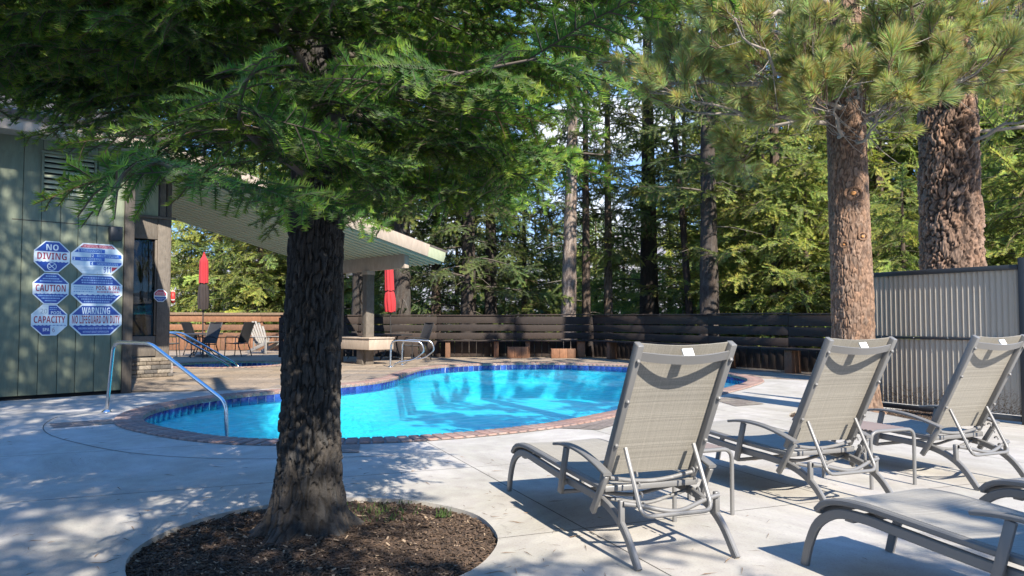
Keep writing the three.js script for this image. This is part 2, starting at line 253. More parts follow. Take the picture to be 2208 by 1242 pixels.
{
  mesh('bedding', sheet(tris(concreteEdge, [firBed, pineBed]), -0.016), M.base, patio);
  const T = tris(concreteEdge, [firBed, pineBed]), us = [-12, -5.75, 2.05, 3.96, 6.41, 8.4, 10.4, 16], vs = [-19, -13.9, -11.9, -9.9, -7.93, -5.93, -3.96, -1.95, 0.05, 2.05, 5, 12], gp = 0.0035;
  for (let i = 0; i < us.length - 1; i++) for (let j = 0; j < vs.length - 1; j++) {
    let q = clip(T, EX[0], EX[1], us[i] + gp); q = clip(q, -EX[0], -EX[1], -us[i + 1] + gp); q = clip(q, AX[0], AX[1], vs[j] + gp); q = clip(q, -AX[0], -AX[1], -vs[j + 1] + gp);
    if (q.length) { const m = mesh('concrete_slab', sheet(q, (rnd() - 0.5) * 0.001), M.concrete, patio); }
  }
  // the saw cut that follows the pool's shallow end
  const arc = offset(poolIn, 1.0).filter(([x, z]) => x < -0.9 && z > -9.6); { const an = ([x, z]) => { const a = Math.atan2(z + 9, x + 2); return a < -1 ? a + 6.28318 : a; }; arc.sort((a, b) => an(a) - an(b)); }
  const run = arc.filter(([x]) => x < -1.3 || true), o2 = run.map(([x, z]) => { const dx = x + 2, dz = z + 9, l = Math.hypot(dx, dz); return [x + dx / l * 0.01, z + dz / l * 0.01]; });
  mesh('control_joint', sheet(run.slice(0, -1).map((p, i) => [p, run[i + 1], o2[i + 1], o2[i]]).filter((q) => Math.hypot(q[0][0] - q[1][0], q[0][1] - q[1][1]) < 0.6), 0.003), M.base, patio);
  for (const b of [firBed, pineBed]) mesh('slab_edge', skirt(b, 0, -0.06), M.concrete, patio);
  // the pavers behind the pool, as far as single ones can be told apart
  const P = tris(paverEdge, [spaOut]); mesh('paver_bedding', sheet(P, -0.014), M.base, patio);
  const W1 = 0.86, D1 = 0.58; let row = 0; const rest = [];
  for (let v = -13.0; v > -32; v -= D1, row++) {
    const strip = clip(clip(P, 0, -1, -v + 0.004), 0, 1, v - D1 + 0.004); if (!strip.length) continue;
    for (let u = -19.4 + (row % 2) * W1 * 0.5; u < 11; u += W1) {
      const q = clip(clip(strip, 1, 0, u + 0.004), -1, 0, -u - W1 + 0.004); if (!q.length) continue;
      const g = sheet(q, -0.002 + rnd() * 0.003), near = v > -21.5;
      if (near) mesh('paver', g, M.pavers[Math.floor(rnd() * 4)], patio); else rest.push(g);
    }
  }
  const far = mesh('far_pavers', rest, M.pavers[1], patio); far.userData.kind = 'stuff';
  // bands of pavers let into the concrete, running out from the pool
  const band = (a, b, c, d, nu, nv) => { const L = (p, q, t) => [lerp(p[0], q[0], t), lerp(p[1], q[1], t)]; for (let i = 0; i < nu; i++) for (let j = 0; j < nv; j++) { const e = 0.012, u0 = (i + e) / nu, u1 = (i + 1 - e) / nu, v0 = (j + 2 * e) / nv, v1 = (j + 1 - 2 * e) / nv, at = (u, v) => L(L(a, b, u), L(d, c, u), v); mesh('paver', sheet([[at(u0, v0), at(u1, v0), at(u1, v1), at(u0, v1)]], 0.005 + rnd() * 0.0015), M.greyPavers[Math.floor(rnd() * 3)], patio); } };
  band([-5.36, -8.86], [-4.83, -9.25], [-4.6, -8.86], [-5.08, -8.48], 3, 2);
  band([0.5, -8.48], [1.5, -9.8], [1.72, -9.62], [0.95, -8.35], 5, 2);
  band([-1.72, -7.36], [-1.46, -7.38], [-1.38, -6.92], [-1.7, -6.9], 1, 2);
  band([3.0, -11.7], [3.5, -11.9], [3.6, -10.9], [3.1, -10.6], 2, 4);
}

// ---------------------------------------------------------------- pool and spa
function ringPoint(r, i) { const n = r.length, a = r[(i + n - 1) % n], b = r[(i + 1) % n]; return { x: r[i][0], z: r[i][1], ang: Math.atan2(b[0] - a[0], b[1] - a[1]) }; }
function basin(o, inner, keysN, depth, brickN, tileN, sign) {
  const top = offset(inner, 0.02); mesh('basin', [skirt(inner, -0.01, -depth), flat(inner, [], -depth)], M.plaster, o);
  mesh('mortar_bed', [sheet(tris(offset(inner, 0.31), [offset(inner, -0.014)]), 0.006), skirt(offset(inner, -0.014), 0.006, -0.036)], M.grout, o);
  const rb = new THREE.CatmullRomCurve3(inner.map(([x, z]) => V(x, 0, z)), true);
  const Lr = rb.getLength(), bw = Lr / brickN;
  const brickG = [0, 1, 2].map((k) => { const g = new RoundedBoxGeometry(0.315, 0.055, bw - 0.012 - k * 0.002, 2, 0.012); return fin(g, 0.9); });
  for (let i = 0; i < brickN; i++) {
    const p = rb.getPointAt(i / brickN), t = rb.getTangentAt(i / brickN), nx = t.z * sign, nz = -t.x * sign;
    const b = mesh('brick', brickG[i % 3], M.bricks[Math.floor(rnd() * 4)], o); b.position.set(p.x + nx * 0.142, -0.008 + rnd() * 0.003, p.z + nz * 0.142); b.rotation.y = Math.atan2(t.x, t.z) + (rnd() - 0.5) * 0.02;
  }
  const tw = Lr / tileN, tg = fin(new RoundedBoxGeometry(0.014, 0.142, tw - 0.008, 1, 0.004), 0.9);
  for (let i = 0; i < tileN; i++) {
    const s = (i + 0.5) / tileN, p = rb.getPointAt(s), t = rb.getTangentAt(s), m = mesh('tile', tg, M.tiles[Math.floor(rnd() * 4)], o);
    m.position.set(p.x - t.z * sign * 0.004, -0.11, p.z + t.x * sign * 0.004); m.rotation.y = Math.atan2(t.x, t.z);
  }
}
const outSign = (r) => { const o = offset(r, 0.1), c = new THREE.CatmullRomCurve3(r.map(([x, z]) => V(x, 0, z)), true), t = c.getTangentAt(0); return Math.sign((o[0][0] - r[0][0]) * t.z - (o[0][1] - r[0][1]) * t.x); };
const pool = thing('swimming_pool', 'kidney shaped swimming pool with red brick coping and blue waterline tiles', 'swimming pool');
basin(pool, poolIn, NP, 0.95, 290, 215, outSign(poolIn));
const spa = thing('hot_tub', 'small round sunken spa with brick rim on the paved terrace behind the pool', 'hot tub');
basin(spa, spaIn, 72, 0.9, 74, 60, outSign(spaIn));
{
  const marker = (x, z, name) => { const i = nearest(poolIn, x, z), q = ringPoint(poolIn, i), m = mesh('depth_marker', box(0.02, 0.144, 0.17, 0, 0, 0, 0.003), M.tileWhite, pool); m.position.set(q.x, -0.108, q.z); m.rotation.y = q.ang; };
  marker(-4.6, -11.5); marker(-1.75, -19.9);
  const stripe = mesh('floor_stripe', sheet([[[-1.6, -8.55], [-1.6, -8.75], [0.2, -9.95], [0.25, -9.8]]], -0.943), M.tiles[1], pool);
  const water = (r, name) => {
    const T = tris(r), pos = []; // a finely divided rippled surface
    const xs = r.map((p) => p[0]), zs = r.map((p) => p[1]), st = 0.06, polys = [];
    const inside = (x, z) => { let c = false; for (let i = 0, j = r.length - 1; i < r.length; j = i++) if ((r[i][1] > z) !== (r[j][1] > z) && x < ((r[j][0] - r[i][0]) * (z - r[i][1])) / (r[j][1] - r[i][1]) + r[i][0]) c = !c; return c; };
    const h = ([x, z]) => { const w = 0.008 * n3(x * 2.1, z * 2.1, 1) + 0.007 * n3(x * 4.7, z * 4.3, 4) + 0.0045 * n3(x * 9.5 + 0.6 * z, z * 9.5, 8); return w; };
    const x0 = Math.min(...xs) - st, x1 = Math.max(...xs), z0 = Math.min(...zs) - st, z1 = Math.max(...zs);
    const nx = Math.ceil((x1 - x0) / st) + 1, nz = Math.ceil((z1 - z0) / st) + 1, id = new Int32Array(nx * nz).fill(-1), idx = [], big = r.length ? offset(r, 0.1) : r;
    const inB = (x, z) => { let c = false; for (let i = 0, j = big.length - 1; i < big.length; j = i++) if ((big[i][1] > z) !== (big[j][1] > z) && x < ((big[j][0] - big[i][0]) * (z - big[i][1])) / (big[j][1] - big[i][1]) + big[i][0]) c = !c; return c; };
    for (let j = 0; j < nz; j++) for (let i = 0; i < nx; i++) { const x = x0 + i * st, z = z0 + j * st; if (inB(x, z)) { id[j * nx + i] = pos.length / 3; pos.push(x, -0.165 + h([x, z]), z); } }
    for (let j = 0; j < nz - 1; j++) for (let i = 0; i < nx - 1; i++) { const a = id[j * nx + i], b = id[j * nx + i + 1], c = id[j * nx + nx + i], d = id[j * nx + nx + i + 1]; if (a >= 0 && b >= 0 && c >= 0 && d >= 0) idx.push(a, c, b, b, c, d); }
    const g = new THREE.BufferGeometry(); g.setAttribute('position', new THREE.Float32BufferAttribute(pos, 3)); g.setIndex(idx); g.computeVertexNormals(); struct(name, g, M.water);
  };
  water(poolIn, 'water'); water(spaIn, 'water');
}

// ---------------------------------------------------------------- trees: bark, limbs, sprays of needles
function barkTrunk({ h, r0, r1, flare = 0.25, flareH = 0.5, bend = [0, 0], amp = 0.02, cells = 14, cellH = 0.22, nu = 96, nv = 200, plate, crack, seed = 1, roots = 5, fine = 0, foot = 0, gap = [0.02, 0.25] }) {
  const pos = [], col = [], uv = [], idx = [], hash = (a, b, c) => { let t = Math.imul(a * 374761393 + b * 668265263 + c * 974711 + seed * 7919, 1274126177); t ^= t >>> 15; t = Math.imul(t, 2246822519); t ^= t >>> 13; return (t >>> 0) / 4294967296; };
  for (let j = 0; j <= nv; j++) for (let i = 0; i <= nu; i++) {
    const ii = i % nu, a = (ii / nu) * 6.283185, s = j / nv, y = (fine ? (s < 0.75 ? (s / 0.75) * fine : fine + ((s - 0.75) / 0.25) * (h - fine)) : s * s * 0.35 * h + s * 0.65 * h) - 0.12, yy = Math.max(y, 0);
    let u = (ii / nu) * cells, v = y / cellH; const ca = Math.cos(a), sa = Math.sin(a);
    u += 0.5 * n3(ca * 3.2, sa * 3.2, y * 6 + seed); v += 0.5 * n3(ca * 4.5 + 5, sa * 4.5, y * 7 + seed);
    let f1 = 9, f2 = 9, id = 0; const u0 = Math.floor(u), v0 = Math.floor(v);
    for (let dj = -1; dj <= 1; dj++) for (let di = -1; di <= 1; di++) { const cu = u0 + di, cv = v0 + dj, w = ((cu % cells) + cells) % cells, px = cu + 0.15 + 0.7 * hash(w, cv, 1) - u, py = cv + 0.1 + 0.8 * hash(w, cv, 2) - v, dd = Math.hypot(px * 1.25, py); if (dd < f1) { f2 = f1; f1 = dd; id = hash(w, cv, 3); } else if (dd < f2) f2 = dd; }
    const rough = 0.5 * (n3(ca * 6 + seed, sa * 6, y * 5) + 0.6 * n3(ca * 15, sa * 15 + seed, y * 11) + 0.22 * n3(ca * 34, sa * 34, y * 26 + seed));
    const e = sstep(f2 - f1 + 0.16 * rough, gap[0], gap[1]) * (0.75 + 0.5 * Math.abs(n3(ca * 9, sa * 9, y * 4 + seed)));
    let fl = flare * Math.exp(-yy / flareH) * (1 + 0.45 * Math.cos(a * roots + seed) * Math.exp(-yy / (flareH * 0.7)) + 0.25 * n3(ca * 1.5, sa * 1.5, seed));
    fl += foot * Math.exp(-yy / 0.075) * (1 + 0.5 * Math.cos(a * roots + seed) + 0.4 * n3(ca * 2.4, sa * 2.4, seed + 3));
    const r = lerp(r0, r1, clamp(y / h, 0, 1)) * (1 + 0.03 * n3(ca, sa, y * 0.8 + seed)) + fl + amp * (e * (0.6 + 0.7 * id) - 0.5) + amp * 0.4 * rough;
    pos.push(ca * r + bend[0] * (yy / h) ** 1.3, y, sa * r + bend[1] * (yy / h) ** 1.3); uv.push(ii === 0 && i ? a : (i / nu) * 6.28 * r0, y);
    const k = 0.72 + 0.5 * id + 0.35 * rough, hue = 0.16 * (hash(Math.floor(id * 997), 3, 7) - 0.5); for (let c = 0; c < 3; c++) col.push(clamp(lerp(crack[c], plate[c] * k * (1 + hue * (1 - c)), clamp(e, 0, 1)), 0.004, 1));
  }
  for (let j = 0; j < nv; j++) for (let i = 0; i < nu; i++) { const a = j * (nu + 1) + i, b = a + 1, c = a + nu + 1, d = c + 1; idx.push(a, c, b, b, c, d); }
  const g = new THREE.BufferGeometry(); g.setAttribute('position', new THREE.Float32BufferAttribute(pos, 3)); g.setAttribute('color', new THREE.Float32BufferAttribute(col, 3)); g.setAttribute('uv', new THREE.Float32BufferAttribute(uv, 2)); g.setIndex(idx); g.computeVertexNormals(); return g;
}
// a flat fir branchlet: a stem along +z with side twigs, needles on both sides and above
function firSpray({ L = 0.42, step = 0.045, side = 0.2, nl = 0.024, nw = 0.0022, ns = 0.0045, seed = 1, green = [0.045, 0.085, 0.028], tip = [0.12, 0.17, 0.035], wood = [0.13, 0.1, 0.075] }) {
  const R = mulberry(seed), m = new MB();
  const twig = (p0, dir, len, droop) => {
    const P = (t) => p0.clone().addScaledVector(dir, t * len).add(V(0, -droop * t * t * len, 0)); m.tube([P(0), P(0.5), P(1)], nw * 0.9, nw * 0.4, 3, wood);
    const s = V(0, 1, 0).cross(dir).normalize();
    for (let d = 0.01; d < len; d += ns) {
      const t = d / len, p = P(t);
      for (const sd of [-1, 1]) {
        const el = (R() - 0.25) * 1.1, out = s.clone().multiplyScalar(sd * Math.cos(el)).add(V(0, Math.sin(el), 0)).multiplyScalar(0.82).addScaledVector(dir, 0.5 + R() * 0.35).normalize(), l = nl * (0.7 + 0.5 * R()) * (t > 0.9 ? 0.75 : 1);
        const w = dir.clone().multiplyScalar(nw), k = sstep(t, 0.45, 1.0) * (0.5 + 0.5 * R()), c = [0, 1, 2].map((q) => lerp(green[q], tip[q], k) * (0.8 + 0.4 * R())), b = p.clone().addScaledVector(out, l);
        m.tri(p.clone().sub(w), p.clone().add(w), b, c);
      }
    }
  };
  twig(V(0, 0, 0), V(0, 0, 1), L, 0.12);
  let sgn = 1; for (let z = 0.05; z < L * 0.94; z += step * (0.8 + 0.4 * R())) { sgn = -sgn; const t = z / L, len = side * (1 - t * 0.7) * (0.45 + 0.75 * R()), a = 0.6 + 0.65 * R(); twig(V(0, -0.12 * t * t * L, z), V(sgn * Math.sin(a), (R() - 0.45) * 0.7, Math.cos(a)).normalize(), len, 0.1 + 0.3 * R()); }
  return m.geo(false);
}
// a brush of long pine needles round the end of a twig along +z
function pineTuft({ n = 130, nl = 0.17, nw = 0.0018, seed = 1, green = [0.29, 0.34, 0.1], tip = [0.46, 0.46, 0.17], wood = [0.2, 0.14, 0.09] }) {
  const R = mulberry(seed), m = new MB(); m.tube([V(0, 0, -0.12), V(0, 0, 0.0), V(0, 0, 0.1)], 0.006, 0.004, 4, wood);
  for (let i = 0; i < n; i++) {
    const z = 0.1 * R() ** 0.6, a = R() * 6.283, el = 0.25 + 0.95 * (1 - z / 0.1) * (0.6 + 0.5 * R()), d = V(Math.cos(a) * Math.sin(el), Math.sin(a) * Math.sin(el), Math.cos(el)), l = nl * (0.7 + 0.4 * R());
    const p = V(0, 0, z), q = p.clone().addScaledVector(d, l * 0.55), e = q.clone().addScaledVector(d, l * 0.45).add(V(0, 0, -0.012)), w = d.clone().cross(V(R() - 0.5, R() - 0.5, R() - 0.5)).normalize().multiplyScalar(nw), c = [0, 1, 2].map((k) => lerp(green[k], tip[k], R()) * (0.75 + 0.5 * R()));
    m.tri(p.clone().sub(w), p.clone().add(w), q.clone().add(w), c); m.tri(p.clone().sub(w), q.clone().add(w), e, c);
  }
  return m.geo(false);
}
function dirMatrix(p, dir, roll, s) { const z = dir.clone().normalize(), x = V(0, 1, 0).cross(z); if (x.lengthSq() < 1e-5) x.set(1, 0, 0); x.normalize(); const y = z.clone().cross(x), m = new THREE.Matrix4().makeBasis(x, y, z); m.multiply(new THREE.Matrix4().makeRotationZ(roll)); m.scale(V(s, s, s)); m.setPosition(p); return m; }
// limbs of a fir from h0 to h1, each with side branches that carry sprays
function growFir({ h0, h1, R, perM, rng, sprayL, droop = 0.12, lift = 0.1, trunkR = () => 0.1, wood = [0.11, 0.09, 0.075], side = 0.5, spacing = 0.55, keep = () => true, floor = () => 0, thin = () => 1, roll = 0.7, scale = [0.8, 1.25], sides = 5, limbs = null }) {
  const out = { limbs: [], sprays: [] };
  const list = limbs ?? []; if (!limbs) { let az = rng() * 6.28; for (let h = h0; h < h1; h += 1 / perM) { az += 2.399 + (rng() - 0.5) * 0.7; const a2 = ((az % 6.28318) + 6.28318) % 6.28318, hh = h + (rng() - 0.5) * 0.15, ll = R(h) * (0.72 + 0.45 * rng()); if (hh > floor(a2) && rng() < thin(hh)) list.push([hh, az, ll]); } }
  for (const [h, az, L] of list) {
    const m = new MB(), dx = Math.cos(az), dz = Math.sin(az), sl = lift * (rng() - 0.3), bendy = (rng() - 0.5) * 0.35, tr = trunkR(h);
    const P = (t) => { const r = tr * 0.7 + t * L, k = az + bendy * t * t; return V(Math.cos(k) * r, h + L * (sl * t - droop * t * t + 0.05 * t ** 4), Math.sin(k) * r); };
    let te = 1; while (te > 0.15 && !keep(P(te))) te -= 0.08; if (te <= 0.15) continue; const pts = Array.from({ length: 7 }, (_, i) => P((i / 6) * te)); m.tube(pts, 0.008 + L * 0.011, 0.004, sides, wood);
    const put = (p, d, s) => { if (!keep(p)) return; const dd = d.clone(); dd.y += (rng() - 0.55) * 0.3; out.sprays.push(dirMatrix(p, dd, (rng() - 0.5) * 2 * roll, s)); };
    const st = sprayL * spacing; let sg = 1;
    for (let d = Math.min(0.25, L * 0.2); d < L * te; d += st * (0.75 + 0.5 * rng())) {
      const t = d / L, p = P(t), dir = P(Math.min(1, t + 0.05)).sub(P(t - 0.05)).normalize(), sd = V(0, 1, 0).cross(dir).normalize(); sg = -sg;
      const bl = side * L * (1 - t) * (0.55 + 0.6 * rng()), a = 0.85 + 0.35 * rng(), bd = dir.clone().multiplyScalar(Math.cos(a)).addScaledVector(sd, sg * Math.sin(a)); bd.y -= 0.08 + 0.12 * rng(); bd.normalize();
      if (bl > sprayL * 0.5) {
        const B = (q) => p.clone().addScaledVector(bd, q * bl).add(V(0, -0.1 * q * q * bl, 0)); if (!keep(B(1))) continue; m.tube([B(0), B(0.5), B(1)], 0.003 + bl * 0.006, 0.002, 3, wood); let s2 = 1;
        for (let e = sprayL * 0.3; e < bl; e += st * (0.7 + 0.5 * rng())) { s2 = -s2; const a2 = 0.7 + 0.4 * rng(), d2 = bd.clone().multiplyScalar(Math.cos(a2)).addScaledVector(V(0, 1, 0).cross(bd).normalize(), s2 * Math.sin(a2)); put(B(e / bl), d2, lerp(scale[0], scale[1], rng())); }
        put(B(1), bd, lerp(scale[0], scale[1], rng()));
      } else put(p, bd, lerp(scale[0], scale[1], rng()) * 0.9);
    }
    put(P(0.98), P(1).sub(P(0.9)), scale[1]); out.limbs.push(m);
  }
  return out;
}
function foliage(parent, geos, mats, tint, rng, name = 'foliage') {
  geos.forEach((g, k) => {
    const mine = mats.filter((_, i) => i % geos.length === k); if (!mine.length) return; const m = new THREE.InstancedMesh(g, M.needle, mine.length); m.name = partName(parent, name); m.castShadow = m.receiveShadow = true; m.userData.kind = 'stuff';
    const c = new THREE.Color(); mine.forEach((q, i) => { m.setMatrixAt(i, q); const b = tint[0] + (tint[1] - tint[0]) * rng(), y = tint[2] * (rng() - 0.5); c.setRGB(b * (1 + y), b, b * (1 - y)); m.setColorAt(i, c); }); parent.add(m);
  });
}
const mergeMB = (l) => { const o = new MB(); for (const m of l) { const k = o.p.length / 3; for (const x of m.p) o.p.push(x); for (const x of m.c) o.c.push(x); for (const x of m.i) o.i.push(x + k); } return o.geo(true); };

// ---- the fir in front of the pool
{
  const R = mulberry(31), t = thing('fir_tree', 'big dark trunked fir with wide low crown in the round mulch bed', 'tree', [-1.17, -0.02, -4.4]);
  mesh('trunk', barkTrunk({ h: 10, r0: 0.158, r1: 0.09, flare: 0.08, flareH: 0.24, foot: 0.055, amp: 0.019, cells: 27, cellH: 0.105, nu: 240, nv: 760, plate: [0.052, 0.046, 0.041], crack: [0.027, 0.023, 0.02], fine: 3.4, seed: 3, roots: 5, bend: [0.32, 0.0] }), M.firBark, t);
  const sprays = [1, 2, 3, 4].map((k) => firSpray({ seed: 100 + k, L: 0.27 + 0.035 * k, step: 0.03, side: 0.17, ns: 0.0036, nw: 0.003, nl: 0.029, green: [0.06, 0.15, 0.024], tip: [0.25, 0.37, 0.036] }));
  const f = growFir({ h0: 1.68, h1: 7.4, R: (h) => (h < 3.6 ? 2.15 : Math.max(0.5, 2.15 - (h - 3.6) * 0.45)), perM: 19, floor: (a) => 1.66 + 0.8 * Math.max(0, -Math.cos(a)) ** 1.3 + 0.22 * Math.max(0, Math.cos(a)) + 0.5 * Math.max(0, -Math.sin(a)) + 0.1 * Math.max(0, Math.sin(a)), roll: 0.9, rng: R, sprayL: 0.31, droop: 0.11, lift: 0.2, trunkR: (h) => 0.16 - h * 0.008, spacing: 0.36, scale: [0.9, 1.4], side: 0.55, keep: (p) => p.y > 1.8 - 0.15 * p.z + sstep(0.33 * p.z - p.x, 0.35, 0.95) * (0.56 - 0.075 * p.z) + 0.14 * sstep(p.x, 0.1, 0.6) + 0.24 * sstep(p.x, 0.9, 1.9), thin: (h) => (h > 3.1 ? 0.36 : 0.9) });
  const low = growFir({ limbs: Array.from({ length: 16 }, (_, i) => [2.7 + 0.055 * i, 2.35 + 1.5 * ((i * 0.618) % 1), 1.75 + 0.6 * R()]), rng: R, sprayL: 0.31, droop: 0.11, lift: 0.1, trunkR: () => 0.14, spacing: 0.36, scale: [0.9, 1.4], side: 0.5, roll: 0.9, keep: (p) => p.y > 2.6 - 0.2 * p.z });
  f.limbs.unshift(...low.limbs); f.sprays.push(...low.sprays);
  const g2 = f.limbs; g2.slice(0, 90).forEach((m) => mesh('branch', m.geo(true), M.limb, t)); mesh('upper_branches', mergeMB(g2.slice(90)), M.limb, t).userData.kind = 'stuff';
  foliage(t, sprays, f.sprays, [0.75, 1.3, 0.3], R);
}
// ---- the two pines on the right
const tufts = [1, 2, 3].map((k) => pineTuft({ seed: 40 + k, n: 150 + 25 * k, nl: 0.15 + 0.015 * k }));
function growPine({ list, rng, trunkR, h }) {
  const out = { limbs: [], tufts: [] }, grey = [0.26, 0.23, 0.2], brown = [0.2, 0.14, 0.1];
  for (const [h0, az, L, sl] of list) {
    const m = new MB(), bend = (rng() - 0.5) * 0.8, wob = rng() * 9, tr = trunkR * (1 - h0 / h * 0.5);
    const P = (t) => { const r = tr * 0.8 + t * L * 0.98, k = az + bend * t * t; return V(Math.cos(k) * r + 0.06 * L * n2(t * 3, wob), h0 + L * (sl * t + (0.25 - sl) * 0.6 * t * t * t) + 0.05 * L * n2(t * 3, wob + 4), Math.sin(k) * r + 0.05 * L * n2(t * 3, wob + 8)); };
    m.tube(Array.from({ length: 12 }, (_, i) => P(i / 11)), 0.014 + L * 0.009, 0.007, 6, grey);
    const sub = (p, d, len, depth) => {
      const k = rng() * 9, up = 0.35 * rng(), B = (q) => p.clone().addScaledVector(d, q * len).add(V(0.1 * len * n2(q * 2, k), up * q * q * len + 0.06 * len * n2(q * 2, k + 3), 0.1 * len * n2(q * 2, k + 6))); m.tube([B(0), B(0.33), B(0.66), B(1)], 0.003 + len * 0.006, 0.003, 4, depth ? brown : grey);
      const end = B(1).sub(B(0.7)).normalize(); out.tufts.push(dirMatrix(B(1), end, rng() * 6, 0.8 + 0.45 * rng()));
      if (len > 0.22) { const n = Math.round(1 + len * 3); for (let i = 0; i < n; i++) { const q = 0.3 + 0.65 * rng(), e = end.clone().add(V((rng() - 0.5) * 1.7, (rng() - 0.35) * 1.1, (rng() - 0.5) * 1.7)).normalize(); if (depth < 2) sub(B(q), e, Math.min(0.4, len * (0.25 + 0.35 * rng())), depth + 1); } }
    };
    const n = Math.round(3 + L * 3.2);
    for (let i = 0; i < n; i++) { const t = 0.3 + 0.7 * (i + rng()) / n, p = P(Math.min(1, t)), dir = P(Math.min(1, t + 0.04)).sub(P(t - 0.08)).normalize(), d = dir.add(V((rng() - 0.5) * 2, (rng() - 0.4) * 0.9, (rng() - 0.5) * 2)).normalize(); sub(p, d, 0.3 + 0.65 * rng() * (1.25 - t), 0); }
    for (let i = 0; i < 9; i++) { const t = 0.1 + 0.6 * rng(), p = P(t), d = V(rng() - 0.5, rng() * 0.7 - 0.45, rng() - 0.5).normalize(), l = 0.2 + 0.4 * rng(); m.tube([p, p.clone().addScaledVector(d, l * 0.5).add(V(0, -0.03, 0)), p.clone().addScaledVector(d, l)], 0.006, 0.002, 4, grey); } // dead twigs
    out.limbs.push(m);
  }
  return out;
}
{
  const R = mulberry(61), t = thing('pine_tree', 'pine with smooth orange brown trunk standing behind the middle lounger', 'tree', [4.47, -0.03, -9.95]);
  mesh('trunk', barkTrunk({ h: 13, r0: 0.264, r1: 0.16, flare: 0.09, flareH: 0.25, amp: 0.014, cells: 30, cellH: 0.1, fine: 5.6, nu: 240, nv: 640, plate: [0.26, 0.168, 0.115], crack: [0.12, 0.072, 0.05], seed: 8, bend: [-0.28, 0] }), M.firBark, t);
  for (const [y, a, q] of [[2.86, 1.75, 0.1], [2.3, 1.35, 0.06], [2.2, 2.3, 0.045]]) { const rr = 0.266 - 0.008 * y, k = new THREE.Group(); k.name = partName(t, 'knot'); t.add(k); k.position.set(Math.cos(a) * (rr + 0.004) - 0.28 * (y / 13) ** 1.3, y, Math.sin(a) * (rr + 0.004)); k.rotation.y = Math.PI / 2 - a; k.scale.set(1, 0.8, 0.6); mesh('ring', fin(new THREE.TorusGeometry(q, q * 0.2, 8, 30), 1.2), std({ color: lin(0.2, 0.115, 0.07), roughness: 1, bumpMap: concBump, bumpScale: 0.02 }), k); const d = new THREE.SphereGeometry(q * 0.35, 12, 8); d.scale(1, 1, 0.5); mesh('scar', fin(d, 1.2), std({ color: lin(0.45, 0.2, 0.06), roughness: 0.7 }), k); }
  const L = []; const W = Math.PI;
  for (const [h, a, l, s] of [[3.75, W - 0.25, 2.6, 0.02], [4.0, W + 0.5, 2.3, 0.0], [4.15, W - 0.75, 2.7, -0.05], [4.45, W + 0.1, 3.6, 0.02], [4.75, W - 0.45, 3.2, 0.05], [4.9, W + 0.8, 2.4, 0.05], [5.1, W - 0.1, 3.8, 0.1], [5.4, W - 0.6, 3.2, 0.1], [5.7, W + 0.35, 3.2, 0.15], [3.5, 1.7, 1.15, 0.05], [3.75, 1.45, 1.4, 0.02], [3.95, 2.5, 1.8, 0.0], [4.05, 1.9, 1.5, 0.0], [4.1, 0.8, 1.6, 0.02], [4.2, 2.9, 2.0, -0.02], [3.6, 2.2, 1.7, 0.0], [3.9, 1.1, 1.5, 0.05], [4.3, 0.5, 2.0, 0.1], [4.7, 1.5, 1.9, 0.1], [5.2, 0.9, 2.2, 0.12], [5.5, 0.0, 2.2, 0.1], [4.6, -0.6, 1.9, 0.1], [5.0, -1.3, 2.2, 0.1], [5.3, 2.0, 2.4, 0.1]]) L.push([h, a, l, s]);
  for (let i = 0; i < 7; i++) L.push([6.2 + i * 0.9, i * 2.4, 1.7 - i * 0.1, 0.15]);
  const f = growPine({ list: L, rng: R, trunkR: 0.27, h: 13 }); f.limbs.forEach((m) => mesh('branch', m.geo(true), M.limb, t)); foliage(t, tufts, f.tufts, [0.75, 1.25, 0.25], R);
}
{
  const R = mulberry(62), t = thing('pine_tree', 'thick pine with deeply furrowed brown bark behind the metal fence', 'tree', [7.55, -0.05, -13.0]);
  mesh('trunk', barkTrunk({ h: 16, r0: 0.5, r1: 0.3, flare: 0.1, flareH: 0.3, amp: 0.045, cells: 23, cellH: 0.3, gap: [0.07, 0.3], fine: 7, nu: 240, nv: 520, plate: [0.26, 0.165, 0.115], crack: [0.06, 0.038, 0.028], seed: 12, bend: [-0.15, 0] }), M.firBark, t);
  const L = []; for (const [h, a, l, s] of [[4.3, 1.2, 2.2, 0.05], [4.5, 0.3, 2.6, 0.0], [4.9, 1.7, 2.4, 0.02], [5.1, 2.5, 2.2, 0.05], [5.3, 0.8, 2.8, 0.05], [5.8, 1.4, 2.6, 0.1], [6.1, 0.1, 2.8, 0.1], [6.3, 2.1, 2.6, 0.1], [6.6, 0.9, 2.8, 0.1], [5.5, -0.4, 2.6, 0.05], [6.0, 2.9, 2.6, 0.1], [6.9, 1.5, 2.8, 0.1], [7.2, 0.4, 2.8, 0.1]]) L.push([h, a, l, s]);
  for (let i = 0; i < 20; i++) L.push([7.5 + i * 0.35, i * 2.4, 3 - i * 0.07, 0.15]);
  const f = growPine({ list: L, rng: R, trunkR: 0.48, h: 16 }); f.limbs.forEach((m) => mesh('branch', m.geo(true), M.limb, t)); foliage(t, tufts, f.tufts, [0.75, 1.25, 0.25], R);
}
